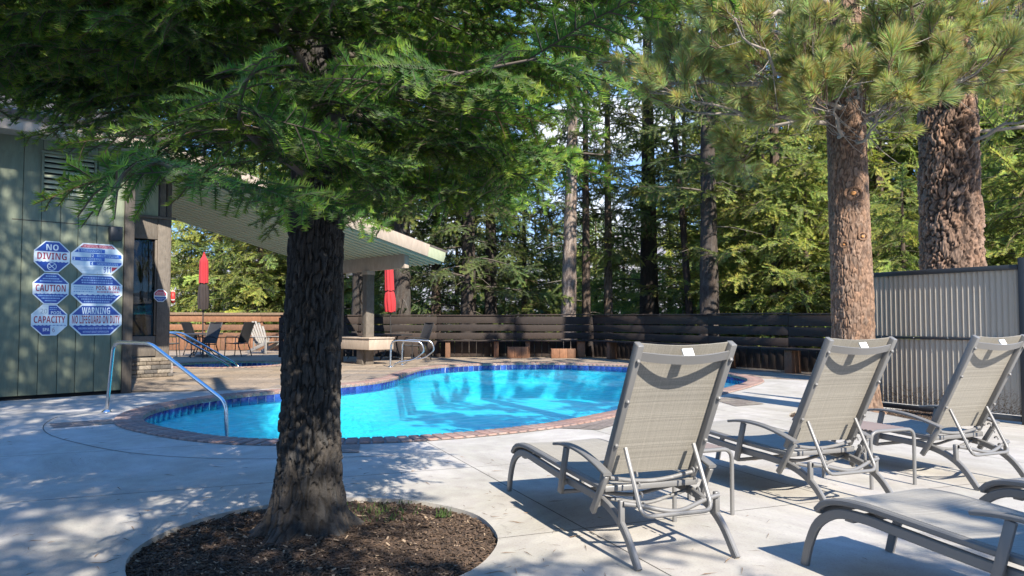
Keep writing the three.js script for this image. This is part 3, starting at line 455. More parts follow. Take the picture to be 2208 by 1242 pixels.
// ---- trees behind the fence and unseen ones placed for shade
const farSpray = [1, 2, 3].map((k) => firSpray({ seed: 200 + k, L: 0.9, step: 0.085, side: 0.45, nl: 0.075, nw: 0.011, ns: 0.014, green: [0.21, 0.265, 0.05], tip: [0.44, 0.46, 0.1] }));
const shadedSpray = [1, 2].map((k) => firSpray({ seed: 300 + k, L: 0.85, step: 0.085, side: 0.45, nl: 0.07, nw: 0.010, ns: 0.014, green: [0.085, 0.13, 0.03], tip: [0.17, 0.21, 0.04] }));  // same fir spray with shade put into darker needle colours
function forestFir({ H, r, crown0, Rmax, perM, seed, sprays, label, pos, plate = [0.14, 0.1, 0.075], crack = [0.05, 0.035, 0.028], dead = 8, bend = [0, 0], tint = [0.8, 1.3, 0.3], pw = 0.8, group, side = 0.5, spacing = 0.5, scale = [0.9, 1.45], name = 'fir_tree' }) {
  const R = mulberry(seed), t = thing(name, label, 'tree', pos, R() * 6, group);
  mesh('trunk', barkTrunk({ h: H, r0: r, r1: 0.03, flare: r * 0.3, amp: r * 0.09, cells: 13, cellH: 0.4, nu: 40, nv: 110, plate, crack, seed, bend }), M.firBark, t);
  const f = growFir({ h0: crown0, h1: H - 0.2, R: (h) => 0.25 + Rmax * Math.pow(1 - (h - crown0) / (H - crown0), pw) * (0.75 + 0.25 * Math.min(1, (h - crown0) / 1.5 + 0.5)), perM, rng: R, sprayL: 0.85, droop: 0.2, lift: 0.25, trunkR: (h) => r * (1 - h / H), side, roll: 1.1, spacing, sides: 4, scale });
  for (let i = 0; i < dead; i++) { const h = lerp(1.2, crown0 + 0.8, R()), a = R() * 6.28, l = 0.4 + 1.1 * R(), m = new MB(), P = (q) => V(Math.cos(a) * (r * 0.7 + q * l), h - 0.25 * q * q * l + 0.08 * n2(q * 3, i), Math.sin(a) * (r * 0.7 + q * l)); m.tube([P(0), P(0.3), P(0.6), P(1)], 0.014, 0.004, 4, [0.2, 0.17, 0.14]); f.limbs.push(m); }
  mesh('branches', mergeMB(f.limbs), M.limb, t).userData.kind = 'stuff'; foliage(t, sprays, f.sprays, tint, R); return t;
}
const bx = (px, z) => ((px - 1104) / 1640) * -z; // metres to the side at a depth, measured off the photograph
{
  const G = 'trunks standing close behind the dark fence';
  const F = (px, z, d, o) => forestFir({ pos: [bx(px, z), -0.05, z], r: d / 2, ...o, perM: o.perM * (px > 1200 && o.sprays === shadedSpray ? 0.5 : 1) });  // pale or dark bark colours stand for sunlit and shaded trunks
  F(1225, -27, 0.56, { H: 19, crown0: 6.6, Rmax: 2.2, perM: 4.5, seed: 1, sprays: shadedSpray, label: 'fir with trunk coloured pale as if sunlit, behind the dark fence bend', plate: [0.3, 0.24, 0.2], crack: [0.16, 0.12, 0.1], bend: [-0.7, 0] });
  F(1264, -28.5, 0.34, { H: 17, crown0: 5.4, Rmax: 1.7, perM: 4.5, seed: 2, sprays: shadedSpray, label: 'slim dark fir trunk just right of the pale sunlit trunk' });
  F(1312, -30, 0.36, { H: 18, crown0: 4.6, Rmax: 1.8, perM: 4.5, seed: 3, sprays: shadedSpray, label: 'slim fir trunk coloured paler for its patches of sun, second right of the pale trunk', plate: [0.24, 0.18, 0.14] });
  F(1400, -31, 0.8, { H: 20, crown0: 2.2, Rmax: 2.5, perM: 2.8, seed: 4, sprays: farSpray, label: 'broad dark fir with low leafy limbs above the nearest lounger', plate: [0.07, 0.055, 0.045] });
  F(1478, -34, 0.3, { H: 16, crown0: 5.5, Rmax: 1.6, perM: 4.5, seed: 5, sprays: farSpray, label: 'thin trunk coloured pale as if lit, left of the leaning trunk behind the fence', plate: [0.28, 0.22, 0.18] });
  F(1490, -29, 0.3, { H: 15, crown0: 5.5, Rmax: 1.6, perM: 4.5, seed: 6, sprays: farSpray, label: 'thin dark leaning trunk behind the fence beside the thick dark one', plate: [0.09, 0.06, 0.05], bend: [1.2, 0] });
  F(1530, -23.3, 0.6, { H: 19, crown0: 5.2, Rmax: 2.4, perM: 5, seed: 7, sprays: shadedSpray, label: 'thick dark fir trunk rising straight from behind the right fence', plate: [0.075, 0.062, 0.054] });
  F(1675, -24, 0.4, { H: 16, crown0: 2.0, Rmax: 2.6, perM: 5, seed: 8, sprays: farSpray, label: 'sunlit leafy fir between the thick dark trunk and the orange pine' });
  F(1010, -27.5, 0.58, { H: 18, crown0: 2.4, Rmax: 2.4, perM: 2.8, seed: 9, sprays: shadedSpray, label: 'dark fir behind the fence bench, left of a thinner dark fir', plate: [0.06, 0.05, 0.045] });
  F(1058, -28.5, 0.5, { H: 17, crown0: 3.0, Rmax: 2.1, perM: 2.6, seed: 10, sprays: shadedSpray, label: 'dark fir behind the fence bench with sky on its right side', plate: [0.06, 0.05, 0.045] });
  F(866, -26.5, 0.66, { H: 20, crown0: 5.5, Rmax: 2.6, perM: 4.5, seed: 11, sprays: shadedSpray, label: 'thick grey brown trunk behind the red umbrella at the shelter end', plate: [0.075, 0.064, 0.055], bend: [0, 0] });
  F(772, -27.5, 0.46, { H: 18, crown0: 4.0, Rmax: 2.4, perM: 4.5, seed: 12, sprays: shadedSpray, label: 'dark trunk seen under the shelter beam left of its front post', plate: [0.05, 0.045, 0.04] });
  F(940, -29, 0.4, { H: 15, crown0: 0.8, Rmax: 2.4, perM: 4.5, seed: 13, sprays: shadedSpray, label: 'bushy dark fir between the shelter roof end and the twin dark trunks' });
  F(1130, -31, 0.3, { H: 7.5, crown0: 0.6, Rmax: 2.0, perM: 4.5, seed: 14, sprays: shadedSpray, label: 'low dark fir left of the pale sunlit trunk' });
  // leafy backdrop: four kinds, copied
  const protoSpecs = [[15, 3.0, 21], [12, 2.7, 22], [18, 3.2, 23], [9, 2.3, 24]], protos = [];
  const spots = [[470, -40, 0, 0.85], [560, -36, 1, 0.85], [625, -44, 0, 0.9], [410, -50, 3, 0.8], [700, -38, 2, 0.8], [810, -42, 1, 0.9], [1600, -33, 1, 1], [1650, -29, 3, 1], [1730, -31, 0, 1], [1780, -36, 2, 1], [1900, -28, 1, 1], [1960, -34, 2, 1], [2060, -30, 0, 1], [2150, -27, 1, 1], [2200, -33, 2, 1], [2300, -26, 0, 1], [60, -42, 2, 1.05], [-60, -38, 0, 1.1], [160, -48, 2, 1.0], [280, -50, 0, 1.0], [1570, -42, 0, 1], [1610, -25.5, 3, 0.6], [1740, -23, 3, 0.7], [1385, -35, 3, 0.4], [2100, -20, 3, 0.7], [2230, -18, 3, 0.8], [1950, -19, 3, 0.55], [840, -33, 3, 0.6], [985, -37, 3, 0.85], [1085, -44, 3, 0.95], [1190, -40, 3, 0.75], [1285, -44, 3, 0.8], [1345, -38, 3, 0.7], [1445, -43, 3, 0.95], [1240, -55, 3, 1.0]];
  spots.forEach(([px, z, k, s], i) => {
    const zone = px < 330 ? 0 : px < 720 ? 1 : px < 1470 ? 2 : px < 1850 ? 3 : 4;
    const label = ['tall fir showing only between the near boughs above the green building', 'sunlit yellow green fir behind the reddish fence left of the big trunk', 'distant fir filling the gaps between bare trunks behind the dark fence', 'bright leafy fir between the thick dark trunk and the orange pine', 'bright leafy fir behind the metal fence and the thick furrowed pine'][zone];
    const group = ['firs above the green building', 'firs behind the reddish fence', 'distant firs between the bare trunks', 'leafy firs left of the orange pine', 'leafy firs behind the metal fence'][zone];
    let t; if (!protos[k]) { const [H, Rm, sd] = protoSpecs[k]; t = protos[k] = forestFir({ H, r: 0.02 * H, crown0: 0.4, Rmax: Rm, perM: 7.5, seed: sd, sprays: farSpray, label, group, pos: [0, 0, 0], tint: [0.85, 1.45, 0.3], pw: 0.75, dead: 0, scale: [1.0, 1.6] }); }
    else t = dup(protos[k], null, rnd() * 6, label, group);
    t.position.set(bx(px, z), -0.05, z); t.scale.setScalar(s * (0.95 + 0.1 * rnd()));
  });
  // unseen trees out of view, placed and sized to shade terrace, wall and lounger
  const S = (x, z, H, c0, Rm, perM, seed, label, o = {}) => forestFir({ ...o, pos: [x, -0.05, z], H, r: 0.3, crown0: c0, Rmax: Rm, perM, seed, sprays: shadedSpray, label, dead: 0, pw: o.pw ?? 0.5 });
  S(1.2, 2.75, 6.5, 3.0, 2.1, 15, 51, 'unseen fir behind the viewer, placed to shade the left of the terrace', { pw: 0.6, scale: [0.7, 1.1] });
  S(-0.5, 6.6, 14, 4.5, 2.9, 14, 52, 'unseen fir behind the viewer further left, placed to shade the corner by the wall');
  S(-3.7, -2.6, 12.5, 6.5, 2.7, 4.8, 54, 'unseen fir just outside the left of the view, placed to shade the green wall');
  S(4.75, 2.6, 5.7, 3.4, 1.2, 20, 53, 'unseen small fir behind the viewer, placed to shade the foreground lounger', { scale: [0.35, 0.6] });
}
// ---------------------------------------------------------------- mulch and small growth in the beds
{
  const R = mulberry(90);
  const bed = (outline, cx, cz, rx, rz, n, mound, nm) => {
    const polys = tris(offset(outline, 0.04)); const g = sheetGrid(40, 40, (u, v) => { const a = u * 6.28318, q = v; return V(cx + Math.cos(a) * rx * 1.03 * q, -0.035 + mound * Math.exp(-q * q * 7) + 0.012 * fbm2(Math.cos(a) * q * 5 + cx, Math.sin(a) * q * 5, 3), cz + Math.sin(a) * rz * 1.03 * q); });
    struct('soil', g, M.soil);
    const chip = fin(new THREE.BoxGeometry(0.036, 0.004, 0.009), 0.5), mm = new THREE.InstancedMesh(chip, std({ color: lin(1, 1, 1), roughness: 1 }), n); mm.name = numbered('mulch'); const c = new THREE.Color(), o = new THREE.Object3D();
    for (let i = 0; i < n; i++) { const a = R() * 6.28318, q = Math.sqrt(R()) * 0.99; o.position.set(cx + Math.cos(a) * rx * q, -0.03 + mound * Math.exp(-q * q * 7) + 0.012 * fbm2(Math.cos(a) * q * 5 + cx, Math.sin(a) * q * 5, 3) + R() * 0.01, cz + Math.sin(a) * rz * q); o.rotation.set((R() - 0.5) * 0.9, R() * 6.28, (R() - 0.5) * 0.9); const s = 0.3 + 0.8 * R() ** 2; o.scale.set(s, s, s * (0.6 + R())); o.updateMatrix(); mm.setMatrixAt(i, o.matrix); const k = R(); if (k > 0.95) c.setRGB(0.3, 0.22, 0.15); else c.setRGB(0.035 + 0.075 * k, 0.024 + 0.047 * k, 0.017 + 0.03 * k); mm.setColorAt(i, c); }
    scene.add(meta(mm, nm, 'mulch', null, 'stuff'));
  };
  bed(firBed, -1.03, -4.2, 0.96, 1.0, 18000, 0.05, 'dark bark mulch in the round bed under the big fir');
  bed(pineBed, 4.62, -9.75, 1.22, 0.95, 6000, 0.02, 'dry brown mulch round the foot of the orange pine');
  { const m = new MB(); const A = V(-0.05, 0, 0), B = V(0.05, 0.002, 0), C = V(0.02, 0.004, 0.0025); m.tri(A, B, C, [1, 1, 1]); const lit = new THREE.InstancedMesh(m.geo(false), std({ color: lin(1, 1, 1), roughness: 1 }), 420); lit.name = numbered('fallen_needles'); const o = new THREE.Object3D(), c = new THREE.Color(); for (let i = 0; i < 420; i++) { const near = i < 260, a = R() * 6.283, q = 1.02 + R() ** 2 * 1.6; if (near) o.position.set(-1.03 + Math.cos(a) * q, 0.004, -4.2 + Math.sin(a) * q); else o.position.set(lerp(-6, 5.5, R()), 0.004, lerp(-9, -2.2, R())); o.rotation.set(0, R() * 6.28, 0); const s = 0.4 + 0.9 * R(); o.scale.set(s, 1, s * 1.6); o.updateMatrix(); lit.setMatrixAt(i, o.matrix); const k = R(); c.setRGB(0.1 + 0.16 * k, 0.06 + 0.1 * k, 0.035 + 0.05 * k); lit.setColorAt(i, c); } scene.add(meta(lit, 'scattered brown needles and bits lying on the concrete', 'litter', null, 'stuff')); }
  const blades = (x, z, n, hgt, spread, label) => { const m = new MB(); for (let i = 0; i < n; i++) { const a = R() * 6.28, q = R() * spread, p = V(Math.cos(a) * q, -0.01, Math.sin(a) * q), b = R() * 6.28, l = hgt * (0.5 + 0.7 * R()), e = p.clone().add(V(Math.cos(b) * l * 0.5, l, Math.sin(b) * l * 0.5)), w = V(Math.sin(b) * 0.004, 0, -Math.cos(b) * 0.004); m.tri(p.clone().sub(w), p.clone().add(w), e, [0.08, 0.14, 0.03]); } const o = mesh('grass', m.geo(false), M.needle); o.position.set(x, 0, z); meta(o, label, 'grass', null, 'stuff'); };
  blades(-0.42, -4.75, 40, 0.06, 0.06, 'small tuft of grass near the lit edge of the round bed');
  blades(-0.85, -4.85, 160, 0.035, 0.3, 'sparse low weeds along the back of the round bed');
}
// ---------------------------------------------------------------- the pool building on the left
const WT = THREE.MathUtils.degToRad(43.95);
{
  const b = thing('pool_building', 'green board sided pool building with stone footed doorway on the left', 'building', [-7.58, 0, -11.32], WT);
  const cuts = [-4.25, -4.0, -3.75, -3.49, -3.23, -2.97, -2.71, -2.45, -2.19, -1.93, -1.67, -1.41, -1.15, -0.89, -0.63, -0.37, -0.1, 0.22, 0.47, 0.73, 0.98, 1.25, 1.49, 1.66];
  const Z = 4.2, vx0 = 0.47, vx1 = 1.21, vy0 = 3.12, vy1 = 3.8;
  for (let i = 0; i < cuts.length - 1; i++) {
    const w = cuts[i + 1] - cuts[i] - 0.008, x = (cuts[i] + cuts[i + 1]) / 2, hit = x > vx0 - 0.02 && x < vx1 + 0.02, d = (rnd() - 0.5) * 0.002;
    if (!hit) { mesh('siding_board', box(w, Z - 0.06, 0.024, x, (Z + 0.06) / 2, -0.012 + d, 0.003), M.greenWall, b); continue; }
    mesh('siding_board', box(w, vy0 - 0.07, 0.024, x, (vy0 + 0.05) / 2, -0.012 + d, 0.003), M.greenWall, b); mesh('siding_board', box(w, Z - vy1 - 0.03, 0.024, x, (Z + vy1 + 0.03) / 2, -0.012 + d, 0.003), M.greenWall, b);
  }
  mesh('wall', [box(6.0, Z, 0.12, -1.3, Z / 2, -0.11), box(0.12, Z, 6, 1.66, Z / 2, -3.06)], M.darkVoid, b);
  mesh('wall_flashing', box(1.55, 0.012, 0.006, 0.86, 2.72, 0.0015, 0.001), M.brownTrim, b);
  mesh('corner_board', [box(0.15, Z, 0.05, 1.735, Z / 2, 0.006), box(0.04, Z, 0.16, 1.79, Z / 2, -0.1)], M.brownTrim, b);
  const v = new THREE.Group(); v.name = 'vent'; b.add(v);
  mesh('frame', [box(vx1 - vx0 + 0.06, 0.04, 0.05, (vx0 + vx1) / 2, vy0 - 0.0, 0.004), box(vx1 - vx0 + 0.06, 0.04, 0.05, (vx0 + vx1) / 2, vy1, 0.004), box(0.035, vy1 - vy0, 0.05, vx0, (vy0 + vy1) / 2, 0.004), box(0.035, vy1 - vy0, 0.05, vx1, (vy0 + vy1) / 2, 0.004)], M.greenWall, v);
  for (let i = 0; i < 8; i++) { const y = vy0 + 0.065 + i * 0.083, g = new RoundedBoxGeometry(vx1 - vx0 - 0.04, 0.012, 0.085, 1, 0.003); g.rotateX(0.75); g.translate((vx0 + vx1) / 2, y, -0.012); mesh('slat', fin(g), M.louver, v); }
  mesh('eave', [box(7, 0.2, 0.05, -1.2, 4.05, 0.56), box(7, 0.03, 0.56, -1.2, 4.0, 0.27)], M.tan, b);
  { const g = new THREE.BoxGeometry(7.2, 0.12, 6.2); g.rotateX(0.28); g.translate(-1.2, 5.03, -2.35); mesh('roof', fin(g), M.roofing, b); }
  // the recessed entrance further back
  const e = V(-7.34 + 7.58, 0, -16.34 + 11.32), lx = e.x * 0.72 + e.z * -0.694, lz = e.x * 0.694 + e.z * 0.72, B = (w, h, d, x, y, z, r) => box(w, h, d, lx + x, y, lz + z, r);
  for (let i = 0; i < 4; i++) mesh('siding_board', B(0.262, 1.9, 0.024, -0.42 - i * 0.27, 4.36, -0.012, 0.003), M.greenLight, b);
  mesh('corner_board', [B(0.27, 3.36, 0.14, -0.15, 1.68, -0.06), B(0.12, 1.9, 0.1, -0.2, 4.36, -0.03)], M.greyTrim, b);
  mesh('window_frame', [B(0.9, 0.42, 0.1, -0.72, 0.65, -0.06), B(0.06, 2.06, 0.1, -0.86, 1.89, -0.06), B(0.9, 0.45, 0.1, -0.72, 3.14, -0.06), B(0.04, 2.02, 0.06, -0.305, 1.89, -0.05)], M.greyTrim, b);
  mesh('wall_flashing', B(1.3, 0.05, 0.06, -0.58, 3.38, 0.02), M.greyTrim, b);
  const w = mesh('window', B(0.5, 2.04, 0.008, -0.575, 1.88, -0.07, 0.001), M.glass, b); mesh('dark_interior_box', [B(1.4, 2.4, 0.04, -0.7, 1.9, -0.9), B(0.04, 2.4, 0.8, -0.2, 1.9, -0.5), B(1.4, 0.04, 0.8, -0.7, 0.72, -0.5)], M.darkVoid, b);  // near black panels painted as the unlit interior behind the glass
  for (let r = 0, y = 0.0; r < 5; r++) { const h = 0.075 + 0.02 * ((r * 7) % 3) / 2; let x = -1.15 - 0.1 * (r % 2); while (x < -0.02) { const l = Math.min(0.14 + 0.16 * rnd(), 0.05 - x); if (l > 0.05) mesh('stone', B(l - 0.008, h - 0.008, 0.2 + 0.03 * rnd(), x + l / 2, y + h / 2, 0.02 + 0.015 * rnd(), 0.012), M.stones[Math.floor(rnd() * 4)], b); x += l; } y += h; }
  mesh('stone_core', B(1.2, 0.4, 0.14, -0.55, 0.2, 0.01), M.grout, b);
  mesh('wall', [B(1.5, 5.3, 0.1, -1.9, 2.65, -0.1), B(0.1, 5.3, 5, -0.02, 2.65, -2.6)], M.greyTrim, b);
}
// ---------------------------------------------------------------- signs
const BLUE = '#14409c', RED = '#a3213a', WHITE = '#dfe9ee';
function signTex(w, h, draw) {
  const c = document.createElement('canvas'); c.width = w; c.height = h; const g = c.getContext('2d'); g.fillStyle = WHITE; g.fillRect(0, 0, w, h); g.textAlign = 'center'; g.textBaseline = 'middle'; draw(g, w, h);
  const t = new THREE.CanvasTexture(c); t.colorSpace = THREE.SRGBColorSpace; t.magFilter = THREE.LinearFilter; t.minFilter = THREE.LinearMipmapLinearFilter; t.anisotropy = 8; return t;
}
const octo = (w, h, c) => [[-w / 2 + c, -h / 2], [w / 2 - c, -h / 2], [w / 2, -h / 2 + c], [w / 2, h / 2 - c], [w / 2 - c, h / 2], [-w / 2 + c, h / 2], [-w / 2, h / 2 - c], [-w / 2, -h / 2 + c]];
function clipOcto(g, w, h, inset, cut) { const o = octo(w - inset * 2, h - inset * 2, cut - inset * 0.55); g.beginPath(); o.forEach(([x, y], i) => (i ? g.lineTo(w / 2 + x, h / 2 + y) : g.moveTo(w / 2 + x, h / 2 + y))); g.closePath(); g.clip(); }
function fitText(g, s, x, y, maxW, size, col, sx = 1, weight = 'bold ') { g.save(); g.translate(x, y); g.fillStyle = col; g.font = `${weight}${size}px sans-serif`; const m = g.measureText(s).width; g.scale(maxW / m, 1); g.fillText(s, 0, 0); g.restore(); }
function waves(g, y, w, col) { g.fillStyle = col; g.beginPath(); g.moveTo(0, y); for (let x = 0; x <= w; x += 4) g.lineTo(x, y + Math.abs(Math.sin(x / 17)) * 10); g.lineTo(w, y - 30); g.lineTo(0, y - 30); g.fill(); }
function dashes(g, x, y, w, h, col, seed) { const R = mulberry(seed); g.fillStyle = col; let q = x - w / 2; while (q < x + w / 2) { const l = 5 + R() * 16; g.fillRect(q, y - h / 2, Math.min(l, x + w / 2 - q), h); q += l + 5; } }
function signBoard(name, label, t, y, w, h, cut, draw, T = WT, O = [-7.58, -11.32], out = 0.012, px = 512) {
  const o = thing(name, label, 'sign', [O[0] + Math.cos(T) * t + Math.sin(T) * out, y, O[1] - Math.sin(T) * t + Math.cos(T) * out], T), ph = Math.round((px * h) / w), tx = signTex(px, ph, (g) => draw(g, px, ph, (cut / w) * px));
  const s = new THREE.Shape(octo(w, h, cut).map(([x, yy]) => new THREE.Vector2(x, yy))), e = new THREE.ExtrudeGeometry(s, { depth: 0.003, bevelEnabled: false }); e.translate(0, 0, -0.005);
  mesh('panel', fin(e), M.white, o);
  const f = new THREE.ShapeGeometry(s), p = f.attributes.position, uv = f.attributes.uv; for (let i = 0; i < p.count; i++) uv.setXY(i, p.getX(i) / w + 0.5, p.getY(i) / h + 0.5);
  mesh('print', f, phy({ map: tx, roughness: 0.3, color: lin(0.82, 0.82, 0.82), clearcoat: 0.4 }), o);
  const sc = new THREE.SphereGeometry(0.006, 8, 6); sc.scale(1, 1, 0.5); mesh('screw', [[0, h / 2 - 0.02], [0, -h / 2 + 0.02]].map(([x, yy]) => { const q = sc.clone(); q.translate(x, yy, 0.001); return fin(q, 1.2); }), M.steel, o);
  return o;
}
signBoard('safety_sign', 'octagonal NO DIVING sign, top left of the six on the green wall', 0.625, 2.18, 0.49, 0.48, 0.15, (g, w, h, c) => {
  g.save(); clipOcto(g, w, h, 16, c); g.fillStyle = BLUE; g.fillRect(0, 0, w, h); g.fillStyle = WHITE; g.fillRect(0, h * 0.335, w, h * 0.3); waves(g, h * 0.655, w, WHITE); g.restore();
  fitText(g, 'NO', w / 2, h * 0.205, w * 0.38, 135, WHITE); fitText(g, 'DIVING', w / 2, h * 0.49, w * 0.86, 150, RED);
  g.strokeStyle = WHITE; g.lineWidth = 11; g.beginPath(); g.arc(w / 2, h * 0.815, 62, 0, 7); g.stroke(); g.lineWidth = 10; g.beginPath(); g.moveTo(w / 2 - 44, h * 0.73); g.lineTo(w / 2 + 44, h * 0.9); g.moveTo(w / 2 + 40, h * 0.74); g.lineTo(w / 2 - 30, h * 0.86); g.lineTo(w / 2 - 46, h * 0.83); g.stroke();
});
signBoard('safety_sign', 'octagonal CAUTION sign, middle left of the six on the green wall', 0.62, 1.685, 0.49, 0.48, 0.15, (g, w, h, c) => {
  g.save(); clipOcto(g, w, h, 16, c); g.fillStyle = BLUE; g.fillRect(0, 0, w, h); g.fillStyle = WHITE; g.fillRect(0, h * 0.34, w, h * 0.3); waves(g, h * 0.655, w, WHITE); g.restore();
  fitText(g, 'CAUTION', w / 2, h * 0.49, w * 0.86, 150, RED); [[0.1, 0.3], [0.18, 0.46], [0.26, 0.62], [0.73, 0.7], [0.81, 0.5], [0.89, 0.32]].forEach(([y, l], i) => dashes(g, w / 2, h * y, w * l, 20, '#9fc0e6', 20 + i));
});
signBoard('safety_sign', 'octagonal pool CAPACITY sign with handwritten 20 and 6, bottom left of the six', 0.61, 1.2, 0.49, 0.48, 0.15, (g, w, h, c) => {
  g.save(); clipOcto(g, w, h, 16, c); g.fillStyle = BLUE; g.fillRect(0, 0, w, h); g.fillStyle = '#c9d8de'; g.fillRect(0, 0, w * 0.47, h * 0.33); g.fillStyle = WHITE; g.fillRect(0, h * 0.33, w, h * 0.31); waves(g, h * 0.655, w, WHITE); g.fillStyle = '#dbe6ec'; g.fillRect(w * 0.53, h * 0.68, w * 0.47, h * 0.32); g.restore();
  fitText(g, 'POOL', w * 0.68, h * 0.265, w * 0.31, 70, WHITE); fitText(g, 'CAPACITY', w / 2, h * 0.49, w * 0.88, 150, RED); fitText(g, 'SPA', w * 0.41, h * 0.81, w * 0.19, 70, WHITE); fitText(g, '20', w * 0.34, h * 0.22, w * 0.2, 100, '#7d8fa3', 1, ''); fitText(g, '6', w * 0.62, h * 0.82, w * 0.08, 100, '#8c4a5a', 1, '');
  dashes(g, w * 0.6, h * 0.1, w * 0.2, 12, '#9fc0e6', 5); dashes(g, w * 0.6, h * 0.16, w * 0.2, 12, '#9fc0e6', 6);
});
signBoard('safety_sign', 'wide white and blue artificial respiration sign reading 911, top right of the six', 1.265, 2.18, 0.76, 0.49, 0.165, (g, w, h, c) => {
  g.save(); clipOcto(g, w, h, 14, c); g.fillStyle = '#c4d8e6'; g.fillRect(0, 0, w, h); g.fillStyle = RED; g.fillRect(0, 0, w, h * 0.15); g.fillStyle = '#1e55b5'; g.fillRect(0, h * 0.185, w * 0.64, h * 0.12); g.fillRect(w * 0.38, h * 0.335, w, h * 0.13); g.fillRect(0, h * 0.46, w * 0.64, h * 0.12); g.fillRect(w * 0.36, h * 0.6, w, h * 0.11); g.fillStyle = WHITE; g.fillRect(0, h * 0.73, w, h);
  g.fillStyle = RED; g.beginPath(); g.moveTo(w * 0.78, h * 0.755); g.lineTo(w * 0.93, h * 0.755); g.lineTo(w * 0.78, h * 0.91); g.fill(); g.restore();
  fitText(g, 'CPR ARTIFICIAL RESPIRATION', w / 2, h * 0.105, w * 0.58, 40, '#e4b9c0'); fitText(g, '911', w * 0.7, h * 0.84, w * 0.16, 90, BLUE); [['1', 0.14, 0.245], ['2', 0.41, 0.4], ['3', 0.06, 0.52], ['4', 0.4, 0.655]].forEach(([s, x, y]) => fitText(g, s, w * x, h * y, 18, 44, '#e6eef2'));
  [0.225, 0.265, 0.5, 0.54].forEach((y, i) => dashes(g, w * 0.38, h * y, w * 0.4, 8, '#a9c4e2', 40 + i)); [0.375, 0.42, 0.64, 0.68].forEach((y, i) => dashes(g, w * 0.7, h * y, w * 0.42, 8, '#a9c4e2', 50 + i)); [0.79, 0.84, 0.89].forEach((y, i) => { g.fillStyle = '#8aa0ac'; g.fillRect(w * 0.2, h * y, w * 0.38, 2); });
});
signBoard('safety_sign', 'wide POOL & SPA rules sign with white middle band, middle right of the six', 1.27, 1.685, 0.75, 0.48, 0.16, (g, w, h, c) => {
  g.save(); clipOcto(g, w, h, 14, c); g.fillStyle = BLUE; g.fillRect(0, 0, w, h); g.fillStyle = WHITE; g.fillRect(0, h * 0.345, w, h * 0.3); waves(g, h * 0.655, w, WHITE); g.restore();
  fitText(g, 'POOL & SPA', w * 0.71, h * 0.44, w * 0.48, 62, RED); dashes(g, w * 0.72, h * 0.57, w * 0.44, 20, '#c48a98', 70); [0.42, 0.49, 0.57].forEach((y, i) => dashes(g, w * 0.24, h * y, w * 0.38, 12, '#8ba6c8', 71 + i));
  [[0.11, 0.56], [0.19, 0.62], [0.27, 0.6], [0.74, 0.74], [0.82, 0.6], [0.9, 0.5]].forEach(([y, l], i) => dashes(g, w / 2, h * y, w * l, 16, '#9fb8e0', 80 + i));
});
signBoard('safety_sign', 'wide WARNING NO LIFEGUARD ON DUTY sign, bottom right of the six', 1.265, 1.2, 0.76, 0.49, 0.165, (g, w, h, c) => {
  g.save(); clipOcto(g, w, h, 14, c); g.fillStyle = BLUE; g.fillRect(0, 0, w, h); g.fillStyle = WHITE; g.fillRect(0, h * 0.335, w, h * 0.3); waves(g, h * 0.655, w, WHITE); g.restore();
  fitText(g, 'WARNING', w / 2, h * 0.2, w * 0.55, 100, WHITE); fitText(g, 'NO LIFEGUARD ON DUTY', w / 2, h * 0.485, w * 0.92, 118, RED); fitText(g, 'CHILDREN SHOULD NOT USE POOL OR SPA', w / 2, h * 0.775, w * 0.68, 28, '#b9cdea'); fitText(g, 'WITHOUT ADULT SUPERVISION', w / 2, h * 0.885, w * 0.5, 28, '#b9cdea');
});
signBoard('safety_sign', 'small red, white and blue octagonal sign on the brown doorway post', -0.215, 1.72, 0.27, 0.27, 0.08, (g, w, h, c) => { g.save(); clipOcto(g, w, h, 14, c); g.fillStyle = '#c2485a'; g.fillRect(0, 0, w, h * 0.5); g.fillStyle = BLUE; g.fillRect(0, h * 0.6, w, h); g.restore(); dashes(g, w / 2, h * 0.25, w * 0.5, 22, '#e8c3ca', 3); dashes(g, w / 2, h * 0.38, w * 0.66, 22, '#e8c3ca', 4); dashes(g, w / 2, h * 0.72, w * 0.6, 20, '#9fb8e0', 5); dashes(g, w / 2, h * 0.84, w * 0.4, 20, '#9fb8e0', 6); }, WT, [-7.34, -16.34], 0.02, 256);
{
  const o = thing('speaker_box', 'small black box fixed to the green wall above the signs', 'box', [-7.58 + 0.72 * 1.505 + 0.694 * 0.005, 2.6, -11.32 - 0.694 * 1.505 + 0.72 * 0.005], WT); mesh('case', box(0.19, 0.235, 0.13, 0, 0, 0.065, 0.025), M.black, o); const q = new THREE.SphereGeometry(0.016, 10, 8); q.translate(0.03, 0.05, 0.128); mesh('lens', fin(q, 1.2), M.glass, o); mesh('bracket', box(0.12, 0.16, 0.02, 0, 0, 0.0, 0.004), M.black, o);  // the black box on the wall is taken as a speaker
  const r = thing('life_ring', 'red life ring hung on the far side of the doorway post', 'life ring', [-7.36, 1.7, -16.5], WT + 1.2); mesh('ring', fin(new THREE.TorusGeometry(0.1, 0.045, 12, 36), 1.3), M.red, r); for (let k = 0; k < 4; k++) { const g = new THREE.TorusGeometry(0.1, 0.047, 12, 6, 0.18); g.rotateZ(k * 1.5708 + 0.4); mesh('band', fin(g, 1.3), M.white, r); }
}
